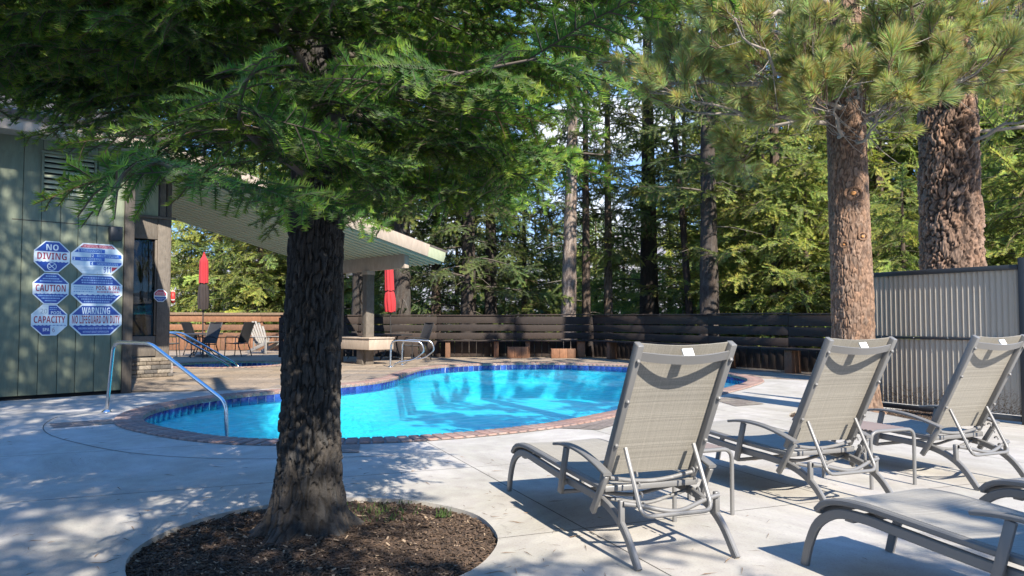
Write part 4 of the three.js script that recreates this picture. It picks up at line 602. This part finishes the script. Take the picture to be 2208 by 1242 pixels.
// ---------------------------------------------------------------- the shelter
const D1 = V(0.72, 0, -0.694), N1 = V(0.694, 0, 0.72);
{
  // local frame: x along the slope towards its low end, z towards the viewer
  const o = thing('pavilion', 'open shelter with ribbed sloping roof on a thick beam beside the pool', 'shelter', [-2.49, 0, -19.1], WT);
  const hAt = (x) => 2.92 - 0.24 * x, ang = Math.atan(0.24), x0 = -7.4, x1 = 0.95, wd = 5.1, L = (x1 - x0) / Math.cos(ang), mx = (x0 + x1) / 2, my = hAt(mx);
  const put = (g) => { g.rotateZ(-ang); g.translate(mx, my, 0); return fin(g); };
  { const g = new THREE.BoxGeometry(L, 0.03, wd); g.translate(0, 0.075, -wd / 2); mesh('roof_deck', put(g), std({ color: lin(0.2, 0.205, 0.15), roughness: 0.8 }), o); }  // deck coloured darker than the ribs, as shade in the recesses
  { const g = new THREE.BoxGeometry(L + 0.1, 0.05, wd + 0.1); g.translate(0, 0.3, -wd / 2); mesh('roofing', put(g), M.roofing, o); }
  for (let i = 0; i < 20; i++) { const s = new THREE.Shape([[-0.055, -0.04], [0.055, -0.04], [0.06, 0.06], [-0.06, 0.06]].map(([a, b]) => new THREE.Vector2(a, b))), g = new THREE.ExtrudeGeometry(s, { depth: L - 0.02, bevelEnabled: false }); g.translate(0, 0, -L / 2 + 0.01); g.rotateY(Math.PI / 2); g.translate(0, 0, -0.12 - i * 0.257); mesh('roof_rib', put(g), M.deckCeil, o); }
  { const g = new RoundedBoxGeometry(L - 0.55, 0.31, 0.05, 1, 0.006); g.translate(-0.27, 0.16, 0.028); mesh('fascia', put(g), M.tan, o); const k = new RoundedBoxGeometry(0.55, 0.3, 0.045, 1, 0.006); k.translate(L / 2 - 0.27, 0.155, 0.02); mesh('fascia', put(k), M.greenLight, o); const q = new RoundedBoxGeometry(0.045, 0.2, wd, 1, 0.006); q.translate(L / 2 + 0.025, 0.21, -wd / 2); mesh('fascia', put(q), M.greenLight, o); const f = new RoundedBoxGeometry(L, 0.26, 0.045, 1, 0.006); f.translate(0, 0.18, -wd - 0.025); mesh('fascia', put(f), M.tan, o); }
  mesh('beam', box(0.14, 0.37, 5.3, 0.06, 2.71, -3.0, 0.006), M.tan, o); mesh('joint_strip', (() => { const g = new THREE.BoxGeometry(0.02, 0.015, wd - 0.1); g.translate(-2.2, -0.008, -wd / 2); return put(g); })(), M.brownTrim, o);
  mesh('back_beam', box(0.14, 0.3, 5.2, -6.6, hAt(-6.6) - 0.16, -2.5, 0.006), M.tan, o);
  mesh('post', box(0.25, 2.53, 0.2, 0.06, 1.265, -2.1, 0.006), M.greyTrim, o); mesh('post', box(0.2, 2.53, 0.2, 0.06, 1.265, -3.6, 0.006), M.greyTrim, o);
  for (const [z, w] of [[-2.1, 0.27]]) mesh('post_cap', box(w, 0.1, 0.24, 0.06, 2.48, z, 0.004), M.tan, o);
  const lp = thing('wall_lamp', 'small ribbed white lamp under the shelter beam beside the big trunk', 'lamp', [-2.49 + 0.72 * 0.2 - 0.694 * 3.3, 2.62, -19.1 - 0.694 * 0.2 - 0.72 * 3.3], WT); mesh('housing', box(0.1, 0.3, 0.2, 0, 0, 0), M.white, lp); for (let k = 0; k < 4; k++) mesh('rib', box(0.012, 0.26, 0.01, 0.055, 0, -0.08 + k * 0.05), M.fenceFrame, lp);
  const bn = thing('bench', 'thick tan box bench on a pedestal round the shelter post', 'bench', [-2.49 - 0.694 * 1.9, 0, -19.1 - 0.72 * 1.9], WT); mesh('seat', box(0.78, 0.29, 2.6, 0.16, 0.55, -1.0, 0.01), M.tan, bn); mesh('seat_board', box(0.82, 0.04, 2.66, 0.16, 0.713, -1.0, 0.01), M.tan, bn); mesh('pedestal', box(0.3, 0.405, 0.3, 0.04, 0.2025, -0.35, 0.01), M.greyTrim, bn); mesh('pedestal', box(0.3, 0.405, 0.3, 0.04, 0.2025, -1.9, 0.01), M.greyTrim, bn);
}
// ---------------------------------------------------------------- fences and the benches along them
function boardFence(name, label, a, b, rows, mats, post, skirtMat, seat, lenB = 2.44, group) {
  const A = V(a[0], 0, a[1]), B = V(b[0], 0, b[1]), L = A.distanceTo(B), th = Math.atan2(-(B.z - A.z), B.x - A.x), o = thing(name, label, 'fence', [a[0], 0, a[1]], th, group), n = Math.round(L / lenB), s = L / n;
  for (let i = 0; i < n; i++) for (const [y0, y1, th0, cap] of rows) { const dy = (rnd() - 0.5) * 0.012, m = mesh('board', box(s - 0.006, y1 - y0, th0, (i + 0.5) * s, (y0 + y1) / 2 + dy, cap ? 0.03 : 0.05 + (rnd() - 0.5) * 0.006, 0.005), cap ? cap : mats[Math.floor(rnd() * mats.length)], o); m.rotation.z = (rnd() - 0.5) * 0.004; }
  for (let i = 0; i <= n; i++) mesh('post', box(0.12, 1.28, 0.1, i * s, 0.64, -0.03, 0.006), post, o);
  if (skirtMat) { const w = 0.235; for (let x = 0.12; x < L; x += w) mesh('skirt_board', box(w - 0.012 - rnd() * 0.01, 0.5, 0.022, x, 0.27, 0.02 + (rnd() - 0.5) * 0.008, 0.003), skirtMat[Math.floor(rnd() * skirtMat.length)], o); }
  return o;
}
{
  const rows = [[1.08, 1.33, 0.04], [0.83, 1.04, 0.04], [0.59, 0.79, 0.04], [1.335, 1.37, 0.16, M.shadedWood[1]]];
  boardFence('wooden_fence', 'board fence coloured dark brown for tree shade, behind the far end of the pool', [-7.5, -24.7], [2.64, -24.7], rows, M.shadedWood, M.shadedWood[2], M.shadedWood);
  boardFence('wooden_fence', 'board fence coloured dark brown for tree shade, from the bend towards the orange pine', [2.68, -24.7], [7.75, -15.4], rows, M.shadedWood, M.shadedWood[2], M.shadedWood);
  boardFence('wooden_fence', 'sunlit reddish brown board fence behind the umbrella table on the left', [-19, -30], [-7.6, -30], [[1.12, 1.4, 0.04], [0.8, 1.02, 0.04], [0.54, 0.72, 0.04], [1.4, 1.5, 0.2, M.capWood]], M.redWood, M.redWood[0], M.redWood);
  const bench = (label, a, b, legs) => { const A = V(a[0], 0, a[1]), B = V(b[0], 0, b[1]), L = A.distanceTo(B), th = Math.atan2(-(B.z - A.z), B.x - A.x), o = thing('wooden_bench', label, 'bench', [a[0], 0, a[1]], th); const n = Math.round(L / 2.44), s = L / n; for (let i = 0; i < n; i++) for (let k = 0; k < 3; k++) mesh('seat_board', box(s - 0.006, 0.04, 0.135, (i + 0.5) * s, 0.545 + (rnd() - 0.5) * 0.004, 0.16 + k * 0.142, 0.005), M.shadedWood[k % 3], o); for (const [x, w] of legs) mesh('leg', box(w, 0.52, 0.3, x, 0.262, 0.3, 0.008), M.redWood[Math.floor(rnd() * 3)], o); };
  bench('long wooden bench along the dark fence left of the bend', [-2.4, -24.7], [2.5, -24.7], [[0.35, 0.15], [1.9, 0.15], [2.9, 0.15], [4.6, 0.25]]);
  bench('long wooden bench along the dark fence right of the bend', [2.75, -24.5], [7.4, -15.9], [[1.2, 0.15], [3.6, 0.18], [6.1, 0.22], [8.1, 0.22]]);
  const pl = (x, z, w, h, l) => { const o = thing('planter_box', l, 'planter', [x, 0, z]); for (let k = 0; k < 3; k++) mesh('board', box(w / 3 - 0.006, h, 0.03, -w / 2 + (k + 0.5) * w / 3, h / 2, 0.18), M.redWood[k], o); mesh('board', box(0.03, h, 0.36, -w / 2, h / 2, 0), M.redWood[0], o); mesh('board', box(0.03, h, 0.36, w / 2, h / 2, 0), M.redWood[1], o); mesh('soil', box(w - 0.04, 0.03, 0.34, 0, h - 0.06, 0), M.soil, o); };
  pl(0.18, -24.1, 0.62, 0.36, 'small reddish wooden planter box under the fence bench'); pl(1.62, -24.15, 0.75, 0.3, 'low dim wooden box under the bench near the fence bend');
}
{ // corrugated metal screen
  const a = [4.86, -10.55], b = [5.9, -8.75], A = V(a[0], 0, a[1]), B = V(b[0], 0, b[1]), L1 = A.distanceTo(B), th = Math.atan2(-(B.z - A.z), B.x - A.x), o = thing('metal_fence', 'corrugated grey metal screen fence in a dark steel frame on the right', 'fence', [a[0], 0, a[1]], th);
  const sheetOf = (x0, x1, y0, y1) => sheetGrid(Math.round((x1 - x0) / 0.0085), 6, (u, v) => { const x = lerp(x0, x1, u); return V(x, lerp(y0, y1, v), 0.011 * Math.sin((x / 0.068) * 6.28318)); });
  mesh('corrugated_panel', sheetOf(0.0, L1 - 0.05, 0.1, 0.95), M.zincLow, o); mesh('corrugated_panel', sheetOf(0.0, L1 - 0.05, 0.99, 1.79), M.zinc, o); mesh('corrugated_panel', sheetOf(L1 + 0.06, L1 + 2.2, 0.1, 1.79), M.zinc, o);
  mesh('rail', box(L1 - 0.05, 0.06, 0.06, L1 / 2 - 0.03, 1.815, 0, 0.004), M.fenceFrame, o); mesh('rail', box(L1 - 0.05, 0.035, 0.05, L1 / 2 - 0.03, 0.97, 0, 0.004), M.fenceFrame, o); mesh('rail', box(L1 - 0.05, 0.06, 0.06, L1 / 2 - 0.03, 0.06, 0, 0.004), M.fenceFrame, o); mesh('rail', box(2.2, 0.06, 0.06, L1 + 1.15, 1.815, 0, 0.004), M.fenceFrame, o); mesh('rail', box(2.2, 0.06, 0.06, L1 + 1.15, 0.06, 0, 0.004), M.fenceFrame, o);
  mesh('post', box(0.09, 1.92, 0.09, L1, 0.96, 0, 0.005), M.fenceFrame, o); mesh('post', box(0.08, 1.86, 0.08, 0.0, 0.93, 0, 0.005), M.fenceFrame, o); mesh('post', box(0.09, 1.92, 0.09, L1 + 2.3, 0.96, 0, 0.005), M.fenceFrame, o);
  for (let x = 0.3; x < L1; x += 0.45) { const s = new THREE.SphereGeometry(0.008, 6, 5); s.translate(x, 0.97, 0.027); mesh('bolt', fin(s, 1.2), M.steel, o); }
}
// ---------------------------------------------------------------- steel rails
let pipeOf;
{
  const R1 = 0.024, P = (t, h) => [-5.3 + 2.04 * t, h, -10.0 + 1.09 * t];
  const h = thing('handrail', 'bent steel handrail leading down into the shallow end of the pool', 'handrail');
  const bend = (pts, r, n = 6) => { const out = [pts[0]]; for (let i = 1; i < pts.length - 1; i++) { const a = V(...pts[i - 1]), b = V(...pts[i]), c = V(...pts[i + 1]), p = b.clone().add(a.clone().sub(b).normalize().multiplyScalar(r)), q = b.clone().add(c.clone().sub(b).normalize().multiplyScalar(r)); for (let k = 0; k <= n; k++) { const t = k / n, v = p.clone().multiplyScalar((1 - t) ** 2).addScaledVector(b, 2 * t * (1 - t)).addScaledVector(q, t * t); out.push([v.x, v.y, v.z]); } } out.push(pts[pts.length - 1]); return out; };
  const pipe = (pts, r, br) => { const B = bend(pts, br), cp = new THREE.CurvePath(); for (let i = 0; i < B.length - 1; i++) cp.add(new THREE.LineCurve3(V(...B[i]), V(...B[i + 1]))); const pos = [], idx = [], K = 14; const side = V(0, 0, 0); B.forEach((p, i) => { const v = V(...p), t = V(...(B[i + 1] ?? p)).sub(V(...(B[i - 1] ?? p))).normalize(), s = V(B[B.length - 1][2] - B[0][2], 0.001, -(B[B.length - 1][0] - B[0][0])).normalize(); s.addScaledVector(t, -s.dot(t)).normalize(); const w = s.clone().cross(t); for (let k = 0; k < K; k++) { const a = (k / K) * 6.28318, q = v.clone().addScaledVector(s, Math.cos(a) * r).addScaledVector(w, Math.sin(a) * r); pos.push(q.x, q.y, q.z); } }); for (let i = 0; i < B.length - 1; i++) for (let k = 0; k < K; k++) { const a = i * K + k, b = i * K + (k + 1) % K; idx.push(a, a + K, b, b, a + K, b + K); } const g = new THREE.BufferGeometry(); g.setAttribute('position', new THREE.Float32BufferAttribute(pos, 3)); g.setIndex(idx); return fin(g, 1.2); };
  pipeOf = pipe;
  const flange = (x, z) => { const g = new THREE.LatheGeometry([[0.024, 0.03], [0.03, 0.03], [0.055, 0.012], [0.06, 0.0]].map(([a, b]) => new THREE.Vector2(a, b)), 24); g.translate(x, 0.001, z); return fin(g, 0.6); };
  mesh('tube', pipe([P(0, 0), P(0.05, 0.91), P(0.36, 0.91), P(0.955, 0.24), P(0.99, -1.2)], R1, 0.12), M.steel, h); mesh('flange', flange(P(0, 0)[0], P(0, 0)[2]), M.steel, h);
  const spaRail = (dx, dz, label) => { const s = thing('handrail', label, 'handrail'); const p = [[-9.75 + dx, 0, -20.9 + dz], [-9.7 + dx, 0.86, -20.85 + dz], [-9.15 + dx, 0.84, -20.6 + dz], [-7.3 + dx, -0.02, -19.9 + dz], [-7.2 + dx, -0.6, -19.85 + dz]]; mesh('tube', pipe(p, 0.025, 0.14), M.steel, s); mesh('flange', flange(p[0][0], p[0][2]), M.steel, s); };
  spaRail(0, 0, 'nearer of two pale handrails sloping down into the hot tub'); spaRail(-0.1, -0.75, 'farther of two pale handrails sloping down into the hot tub');
  const loop = (x, z, label) => { const s = thing('grab_rail', label, 'grab rail', [x, 0, z], 0.12); mesh('tube', pipe([[0, 0, 0], [0.02, 0.62, 0], [0.14, 0.68, 0.02], [0.78, 0.64, 0.1], [0.88, 0.4, 0.12], [0.6, 0.18, 0.08], [0.18, 0.12, 0.03], [0.05, -0.02, 0.01]], 0.024, 0.11), M.steel, s); mesh('flange', flange(0, 0), M.steel, s); };
  loop(-3.12, -19.55, 'nearer looped steel grab rail at the pool edge by the bench'); loop(-2.95, -20.4, 'farther looped steel grab rail at the pool edge by the bench');
}
// ---------------------------------------------------------------- umbrellas, tables and chairs on the terrace
function closedUmbrella(label, pos, top, bottom, darkFrom, lean) {
  const o = thing('patio_umbrella', label, 'umbrella', pos); o.rotation.z = lean; mesh('pole', tube([[0, 0.04, 0], [0, 1.5, 0], [0, top, 0]], 0.02, 12, 10), M.darkMetal, o);
  const cloth = (y0, y1, rr, ph) => sheetGrid(64, 18, (u, v) => { const a = u * 6.28318, y = lerp(y0, y1, v), r = rr(v) * (1 + 0.22 * Math.abs(Math.sin(a * 4 + ph + v * 0.7)) - 0.1); return V(Math.cos(a) * r, y + 0.015 * Math.sin(a * 4), Math.sin(a) * r); });
  mesh('canopy', cloth(top - 0.03, darkFrom, (v) => 0.035 + 0.085 * sstep(v, 0, 0.25) + 0.02 * v, 0), M.redCloth, o); mesh('canopy_skirt', cloth(darkFrom, bottom, (v) => 0.125 + 0.045 * Math.sin(v * 2.6) - 0.03 * (v < 0.12 ? 1 - v / 0.12 : 0), 0.6), label.includes('dark') ? M.shadeAndStrapCloth : M.redCloth, o);
  const c = new THREE.LatheGeometry([[0, 0.06], [0.02, 0.05], [0.03, 0.02], [0.025, 0]].map(([x, y]) => new THREE.Vector2(x, y)), 16); c.translate(0, top - 0.02, 0); mesh('finial', fin(c), M.redCloth, o); mesh('strap', fin(new THREE.TorusGeometry(0.13, 0.012, 6, 28).rotateX(Math.PI / 2).translate(0, darkFrom, 0), 1), M.shadeAndStrapCloth, o);
  const b = new THREE.LatheGeometry([[0, 0.08], [0.04, 0.08], [0.05, 0.05], [0.2, 0.03], [0.24, 0]].map(([x, y]) => new THREE.Vector2(x, y)), 24); mesh('base', fin(b, 0.5), M.darkMetal, o);
}
function roundTable(label, pos) {
  const o = thing('patio_table', label, 'table', pos); const t = new THREE.LatheGeometry([[0.03, 0.76], [0.62, 0.76], [0.64, 0.75], [0.64, 0.725], [0.61, 0.72], [0.03, 0.735]].map(([x, y]) => new THREE.Vector2(x, y)), 40); mesh('tabletop', fin(t, 0.5), M.darkMetal, o);
  for (let k = 0; k < 4; k++) { const a = k * 1.5708 + 0.6, c = Math.cos(a), s = Math.sin(a); mesh('leg', tube([[c * 0.25, 0.72, s * 0.25], [c * 0.2, 0.5, s * 0.2], [c * 0.3, 0.2, s * 0.3], [c * 0.48, 0.01, s * 0.48]], 0.018, 18, 8), M.darkMetal, o); }
}
let chairProto;
function patioChair(label, pos, turn) {
  if (chairProto) return dup(chairProto, pos, turn, label);
  const o = chairProto = thing('patio_chair', label, 'chair', pos, turn);
  for (const s of [-1, 1]) { const x = 0.27 * s; mesh('side_frame', [sweep([[x, 0, 0.3], [x, 0.3, 0.27], [x, 0.62, 0.26], [x, 0.66, 0.2], [x, 0.65, -0.1], [x, 0.6, -0.24]], [1, 0, 0], 0.028, 0.026), sweep([[x, 0, -0.36], [x, 0.2, -0.3], [x, 0.42, -0.22], [x, 0.7, -0.3], [x, 1.12, -0.46]], [1, 0, 0], 0.028, 0.028), beam([x, 0.42, -0.22], [x, 0.44, 0.27], 0.028, 0.026)], M.darkMetal, o); }
  mesh('seat', sheetGrid(6, 10, (u, v) => V(-0.25 + 0.5 * u, 0.44 - 0.03 * Math.sin(u * 3.14) - 0.015 * Math.sin(v * 3.14), -0.22 + 0.5 * v), 0.006), M.darkSling, o);
  mesh('backrest', sheetGrid(6, 12, (u, v) => V(-0.25 + 0.5 * u, 0.45 + 0.66 * v, -0.225 - 0.02 * Math.sin(u * 3.14) - 0.23 * v ** 1.3), 0.006), M.darkSling, o);
  mesh('stretcher', [beam([-0.27, 0.2, -0.3], [0.27, 0.2, -0.3], 0.02, 0.02), beam([-0.27, 1.11, -0.455], [0.27, 1.11, -0.455], 0.026, 0.02)], M.darkMetal, o); return o;
}
{
  const c1 = [bx(438, -25.2), 0, -25.2]; roundTable('round dark table under the folded umbrella before the sunlit fence', c1); closedUmbrella('folded red umbrella, lower half coloured dark for shade, on the table before the sunlit fence', [c1[0], 0, c1[2]], 3.42, 1.55, 2.42, 0.0);
  for (const [dx, dz, l] of [[-1.0, 0.25, 'dark sling chair left of the umbrella table, half hidden by the doorway post'], [-0.55, -0.95, 'dark sling chair behind the umbrella table with its back to the fence'], [0.45, 0.95, 'dark sling chair in front of the umbrella table'], [1.1, -0.15, 'dark sling chair right of the umbrella table, side on']]) patioChair(l, [c1[0] + dx, 0, c1[2] + dz], Math.atan2(-dx, -dz) + (rnd() - 0.5) * 0.3);
  const c2 = [bx(845, -23.4), 0, -23.4]; roundTable('round dark table in the shade under the plain red umbrella', c2); closedUmbrella('folded plain red umbrella behind the shelter post', [c2[0], 0, c2[2]], 3.05, 1.45, 2.1, 0.035);
  patioChair('dark sling chair left of the shaded table behind the bench', [c2[0] - 1.05, 0, c2[2] + 0.2], 1.7); patioChair('dark sling chair right of the shaded table near the grab rails', [c2[0] + 0.8, 0, c2[2] + 0.35], -2.2);
  // adirondack chair
  const a = thing('adirondack_chair', 'weathered grey slatted adirondack chair by the sunlit fence, part hidden by the big trunk', 'chair', [bx(575, -27.2), 0, -27.2], 1.0);
  for (let k = 0; k < 6; k++) { const u = k - 2.5, m = mesh('back_slat', box(0.085, 0.95 - 0.03 * u * u, 0.02, u * 0.095, 0.475 - 0.015 * u * u, 0, 0.006), M.adirondack, a); m.position.set(0, 0.33, -0.22); m.rotation.set(-0.5, 0, -u * 0.035); }
  for (let k = 0; k < 6; k++) { const m = mesh('seat_slat', box(0.56, 0.02, 0.08, 0, 0.36 + k * 0.016 - 0.02, -0.18 + k * 0.095, 0.005), M.adirondack, a); }
  for (const s of [-1, 1]) { mesh('arm', box(0.14, 0.025, 0.75, s * 0.36, 0.6, 0.05, 0.008), M.adirondack, a); mesh('leg', box(0.03, 0.6, 0.1, s * 0.32, 0.3, 0.36, 0.005), M.adirondack, a); mesh('rail', beam([s * 0.3, 0.4, 0.36], [s * 0.3, 0.05, -0.62], 0.03, 0.12), M.adirondack, a); mesh('arm_support', beam([s * 0.33, 0.6, -0.25], [s * 0.31, 0.2, -0.3], 0.03, 0.06), M.adirondack, a); }
}
// ---------------------------------------------------------------- sun loungers and side tables
function makeLounger(label) {
  const o = thing('sun_lounger', label, 'sun lounger'), W = 0.56, m = M.chairMetal, bk = (f, off = 0) => { const y = 0.35 + 0.735 * f, z = 1.445 + 0.385 * f; return [y + off * 0.464, z + off * -0.886]; }; // along the back; off to the front side
  for (const x of [0, W]) mesh('side_frame', sweep([[x, 0, 0], [x, 0.12, 0.035], [x, 0.225, 0.095], [x, 0.295, 0.21], [x, 0.31, 0.36], [x, 0.3, 0.55], [x, 0.275, 0.95], [x, 0.262, 1.32], [x, 0.25, 1.46], [x, 0.21, 1.6], [x, 0.14, 1.71], [x, 0.0, 1.83]], [1, 0, 0], 0.026, 0.046, 60), m, o);
  const sr = (x) => [[x, 0.285, 0.085], [x, 0.325, 0.13], [x, 0.352, 0.22], [x, 0.362, 0.36], [x, 0.355, 0.55], [x, 0.335, 0.95], [x, 0.322, 1.3], [x, 0.318, 1.47]];
  for (const x of [0.0, W]) mesh('seat_rail', sweep(sr(x), [1, 0, 0], 0.034, 0.03, 30), m, o);
  const sp = smoothPath(sr(0), 60); mesh('seat_sling', sheetGrid(8, 40, (u, v) => { const q = sp[Math.min(60, Math.max(0, Math.round(v * 60)))]; const k = Math.min(59, Math.floor(clamp(v, 0, 0.9999) * 60)), t = v * 60 - k, a = sp[k], b = sp[k + 1]; return V(0.012 + (W - 0.024) * u, lerp(a.y, b.y, t) + 0.012 - 0.014 * Math.sin(u * 3.14159) * Math.min(1, v * 6), lerp(a.z, b.z, t)); }, 0.004), M.sling, o);
  mesh('end_bar', beam([0, 0.285, 0.09], [W, 0.285, 0.09], 0.03, 0.03), m, o); mesh('cross_bar', beam([0, 0.285, 0.28], [W, 0.285, 0.28], 0.05, 0.025), m, o); mesh('cross_bar', beam([0, 0.315, 1.47], [W, 0.315, 1.47], 0.03, 0.03), m, o);
  // back
  for (const x of [0.012, W - 0.012]) { const a = bk(0), b = bk(1); mesh('back_rail', beam([x, a[0], a[1]], [x, b[0], b[1]], 0.034, 0.05, 0.005), m, o); for (const f of [0.08, 0.3, 0.62, 0.9]) { const q = bk(f, -0.03), s = new THREE.SphereGeometry(0.012, 8, 6); s.translate(x, q[0], q[1]); mesh('bolt', fin(s, 1.2), m, o); } }
  mesh('back_sling', sheetGrid(10, 30, (u, v) => { const f = 0.03 + 0.965 * v, q = bk(f, 0.012 + 0.018 * Math.sin(u * 3.14159) * (0.4 + 0.6 * Math.sin(v * 3.14159))); return V(0.026 + (W - 0.052) * u, q[0] - (v > 0.97 ? 0 : 0) - 0.018 * Math.sin(u * 3.14159) * sstep(v, 0.8, 1), q[1]); }, 0.004), M.sling, o);
  { const q0 = bk(0.925, -0.012), P = Array.from({ length: 9 }, (_, i) => { const u = i / 8, d = 0.045 * Math.sin(u * 3.14159), q = bk(0.925, -0.014 - d); return [0.02 + (W - 0.04) * u, q[0], q[1]]; }); mesh('head_bar', (() => { const c = smoothPath(P, 24), pos = [], idx = []; const hh = 0.024; c.forEach((p) => { for (const [a, b] of [[-hh, 0.004], [hh, 0.004], [hh, -0.004], [-hh, -0.004]]) pos.push(p.x, p.y + 0.886 * a + 0.464 * b, p.z + 0.464 * a - 0.886 * b); }); for (let i = 0; i < 24; i++) for (let k = 0; k < 4; k++) { const a = i * 4 + k, b = i * 4 + (k + 1) % 4; idx.push(a, b, a + 4, b, b + 4, a + 4); } const g = new THREE.BufferGeometry(); g.setAttribute('position', new THREE.Float32BufferAttribute(pos, 3)); g.setIndex(idx); return fin(g, 0.5); })(), m, o); }
  { const q = bk(0.035, -0.01), P = Array.from({ length: 7 }, (_, i) => { const u = i / 6; return [0.03 + (W - 0.06) * u, q[0] - 0.03 * Math.sin(u * 3.14159), q[1] + 0.01]; }); mesh('lower_bar', tube(P, 0.012, 24, 8), m, o); }
  { const q = bk(0.955, -0.03); const t = mesh('tag', box(0.062, 0.045, 0.012, 0, 0, 0, 0.004), M.white, o); t.position.set(W / 2, q[0], q[1]); t.rotation.x = -0.48; t.rotation.z = 0.06; }
  // arms
  for (const [x, s] of [[-0.035, -1], [W + 0.035, 1]]) {
    const a = new THREE.Group(); a.name = partName(o, 'arm'); o.add(a); mesh('arm_rest', sweep([[x, 0.47, 0.92], [x, 0.484, 1.02], [x, 0.488, 1.14], [x, 0.476, 1.3], [x, 0.447, 1.45], [x, 0.412, 1.58]], [1, 0, 0], 0.048, 0.018, 24), m, a);
    mesh('post', beam([x, 0.474, 1.07], [x + 0.01 * s, 0.2, 1.0], 0.022, 0.04, 0.004), m, a); mesh('post', beam([x, 0.405, 1.56], [x + 0.008 * s, 0.19, 1.42], 0.024, 0.036, 0.004), m, a);
    mesh('brace', beam([x, 0.262, 1.02], [x - 0.05 * s, 0.27, 1.02], 0.02, 0.03), m, a); mesh('brace', beam([x, 0.23, 1.445], [x - 0.05 * s, 0.25, 1.45], 0.02, 0.03), m, a);
  }
  mesh('stretcher', beam([-0.035, 0.205, 1.005], [W + 0.035, 0.205, 1.005], 0.022, 0.022), m, o);
  // adjustable stay and its rack
  const xs = [0.075, W - 0.075], A = bk(0.27, -0.02); mesh('stay', pipeOf([[xs[0], A[0], A[1]], [xs[0], 0.225, 1.735], [xs[1], 0.225, 1.735], [xs[1], A[0], A[1]]], 0.0115, 0.055), m, o);
  mesh('rack_bar', tube([[0.0, 0.285, 1.68], [0.09, 0.27, 1.69], [W / 2, 0.235, 1.72], [W - 0.09, 0.27, 1.69], [W, 0.285, 1.68]], 0.0125, 24, 8), m, o);
  for (const x of [0.0, W]) mesh('rack_stub', beam([x, 0.17, 1.66], [x, 0.3, 1.66], 0.028, 0.03, 0.006), m, o);
  for (const x of [xs[0] + 0.018, xs[1] - 0.018]) for (let k = 0; k < 4; k++) { const f = 0.38 + k * 0.15, g = fin(new THREE.TorusGeometry(0.014, 0.0055, 6, 10, 3.6).rotateY(Math.PI / 2), 1.2); const t = mesh('notch', g, m, o); t.position.set(x - (x > W / 2 ? 0.018 : -0.018), lerp(A[0], 0.225, f) - 0.012, lerp(A[1], 1.735, f) - 0.02); }
  mesh('under_bar', tube([[0, 0.262, 1.28], [0.12, 0.245, 1.28], [W / 2, 0.225, 1.28], [W - 0.12, 0.245, 1.28], [W, 0.262, 1.28]], 0.011, 20, 8), m, o); mesh('under_bar', tube([[0, 0.258, 1.4], [0.12, 0.235, 1.41], [W / 2, 0.21, 1.42], [W - 0.12, 0.235, 1.41], [W, 0.258, 1.4]], 0.011, 20, 8), m, o);
  return o;
}
{
  const G = 'sun loungers on the concrete terrace', L = makeLounger('grey sling sun lounger nearest the pool, seen from behind in the middle of the terrace'); L.userData.group = G;
  const place = (o, x, z, deg) => { o.position.set(x, 0, z); o.rotation.y = THREE.MathUtils.degToRad(deg); };
  place(L, -0.02, -5.41, 20.0);
  const l2 = dup(L, null, 0, 'grey sling sun lounger in front of the orange pine trunk'); place(l2, 1.26, -6.41, 22.5);
  const l3 = dup(L, null, 0, 'grey sling sun lounger farthest right, in front of the metal fence'); place(l3, 2.54, -7.07, 24.0);
  const l4 = dup(L, null, 0, 'half shaded sun lounger in the right foreground with only its foot half in view'); place(l4, 1.44, -3.79, 22.0);
  const l5 = dup(L, null, 0, 'sun lounger at the right picture edge of which only the curved foot end shows'); place(l5, 2.5, -4.22, 22.0);
  const t = thing('side_table', 'low metal side table between the first two loungers', 'side table'), m = M.chairMetal, w = 0.42, h = 0.405;
  for (const z of [0.0, w + 0.03]) mesh('leg_frame', pipeOf([[0, 0, z], [0, h, z], [w, h, z], [w, 0, z]], 0.013, 0.07), m, t);
  for (let k = 0; k < 11; k++) mesh('slat', box(w - 0.06, 0.008, 0.03, w / 2, h + 0.004, 0.03 + k * 0.039, 0.003), M.tableTop, t);
  mesh('apron', [beam([0.06, h - 0.004, 0], [0.06, h - 0.004, w + 0.03], 0.02, 0.02), beam([w - 0.06, h - 0.004, 0], [w - 0.06, h - 0.004, w + 0.03], 0.02, 0.02)], m, t);
  const put = (o, x, z, deg) => { o.rotation.y = THREE.MathUtils.degToRad(deg); o.position.set(x, 0, z); };
  t.userData.group = 'side tables between the loungers'; const t2 = dup(t, null, 0, 'low metal side table between the second and third loungers');
  put(t, 0.96 - 0.16, -4.58 - 0.42, 22); put(t2, 2.55 - 0.17, -5.44 - 0.42, 22);
}
renderer.render(scene, camera);
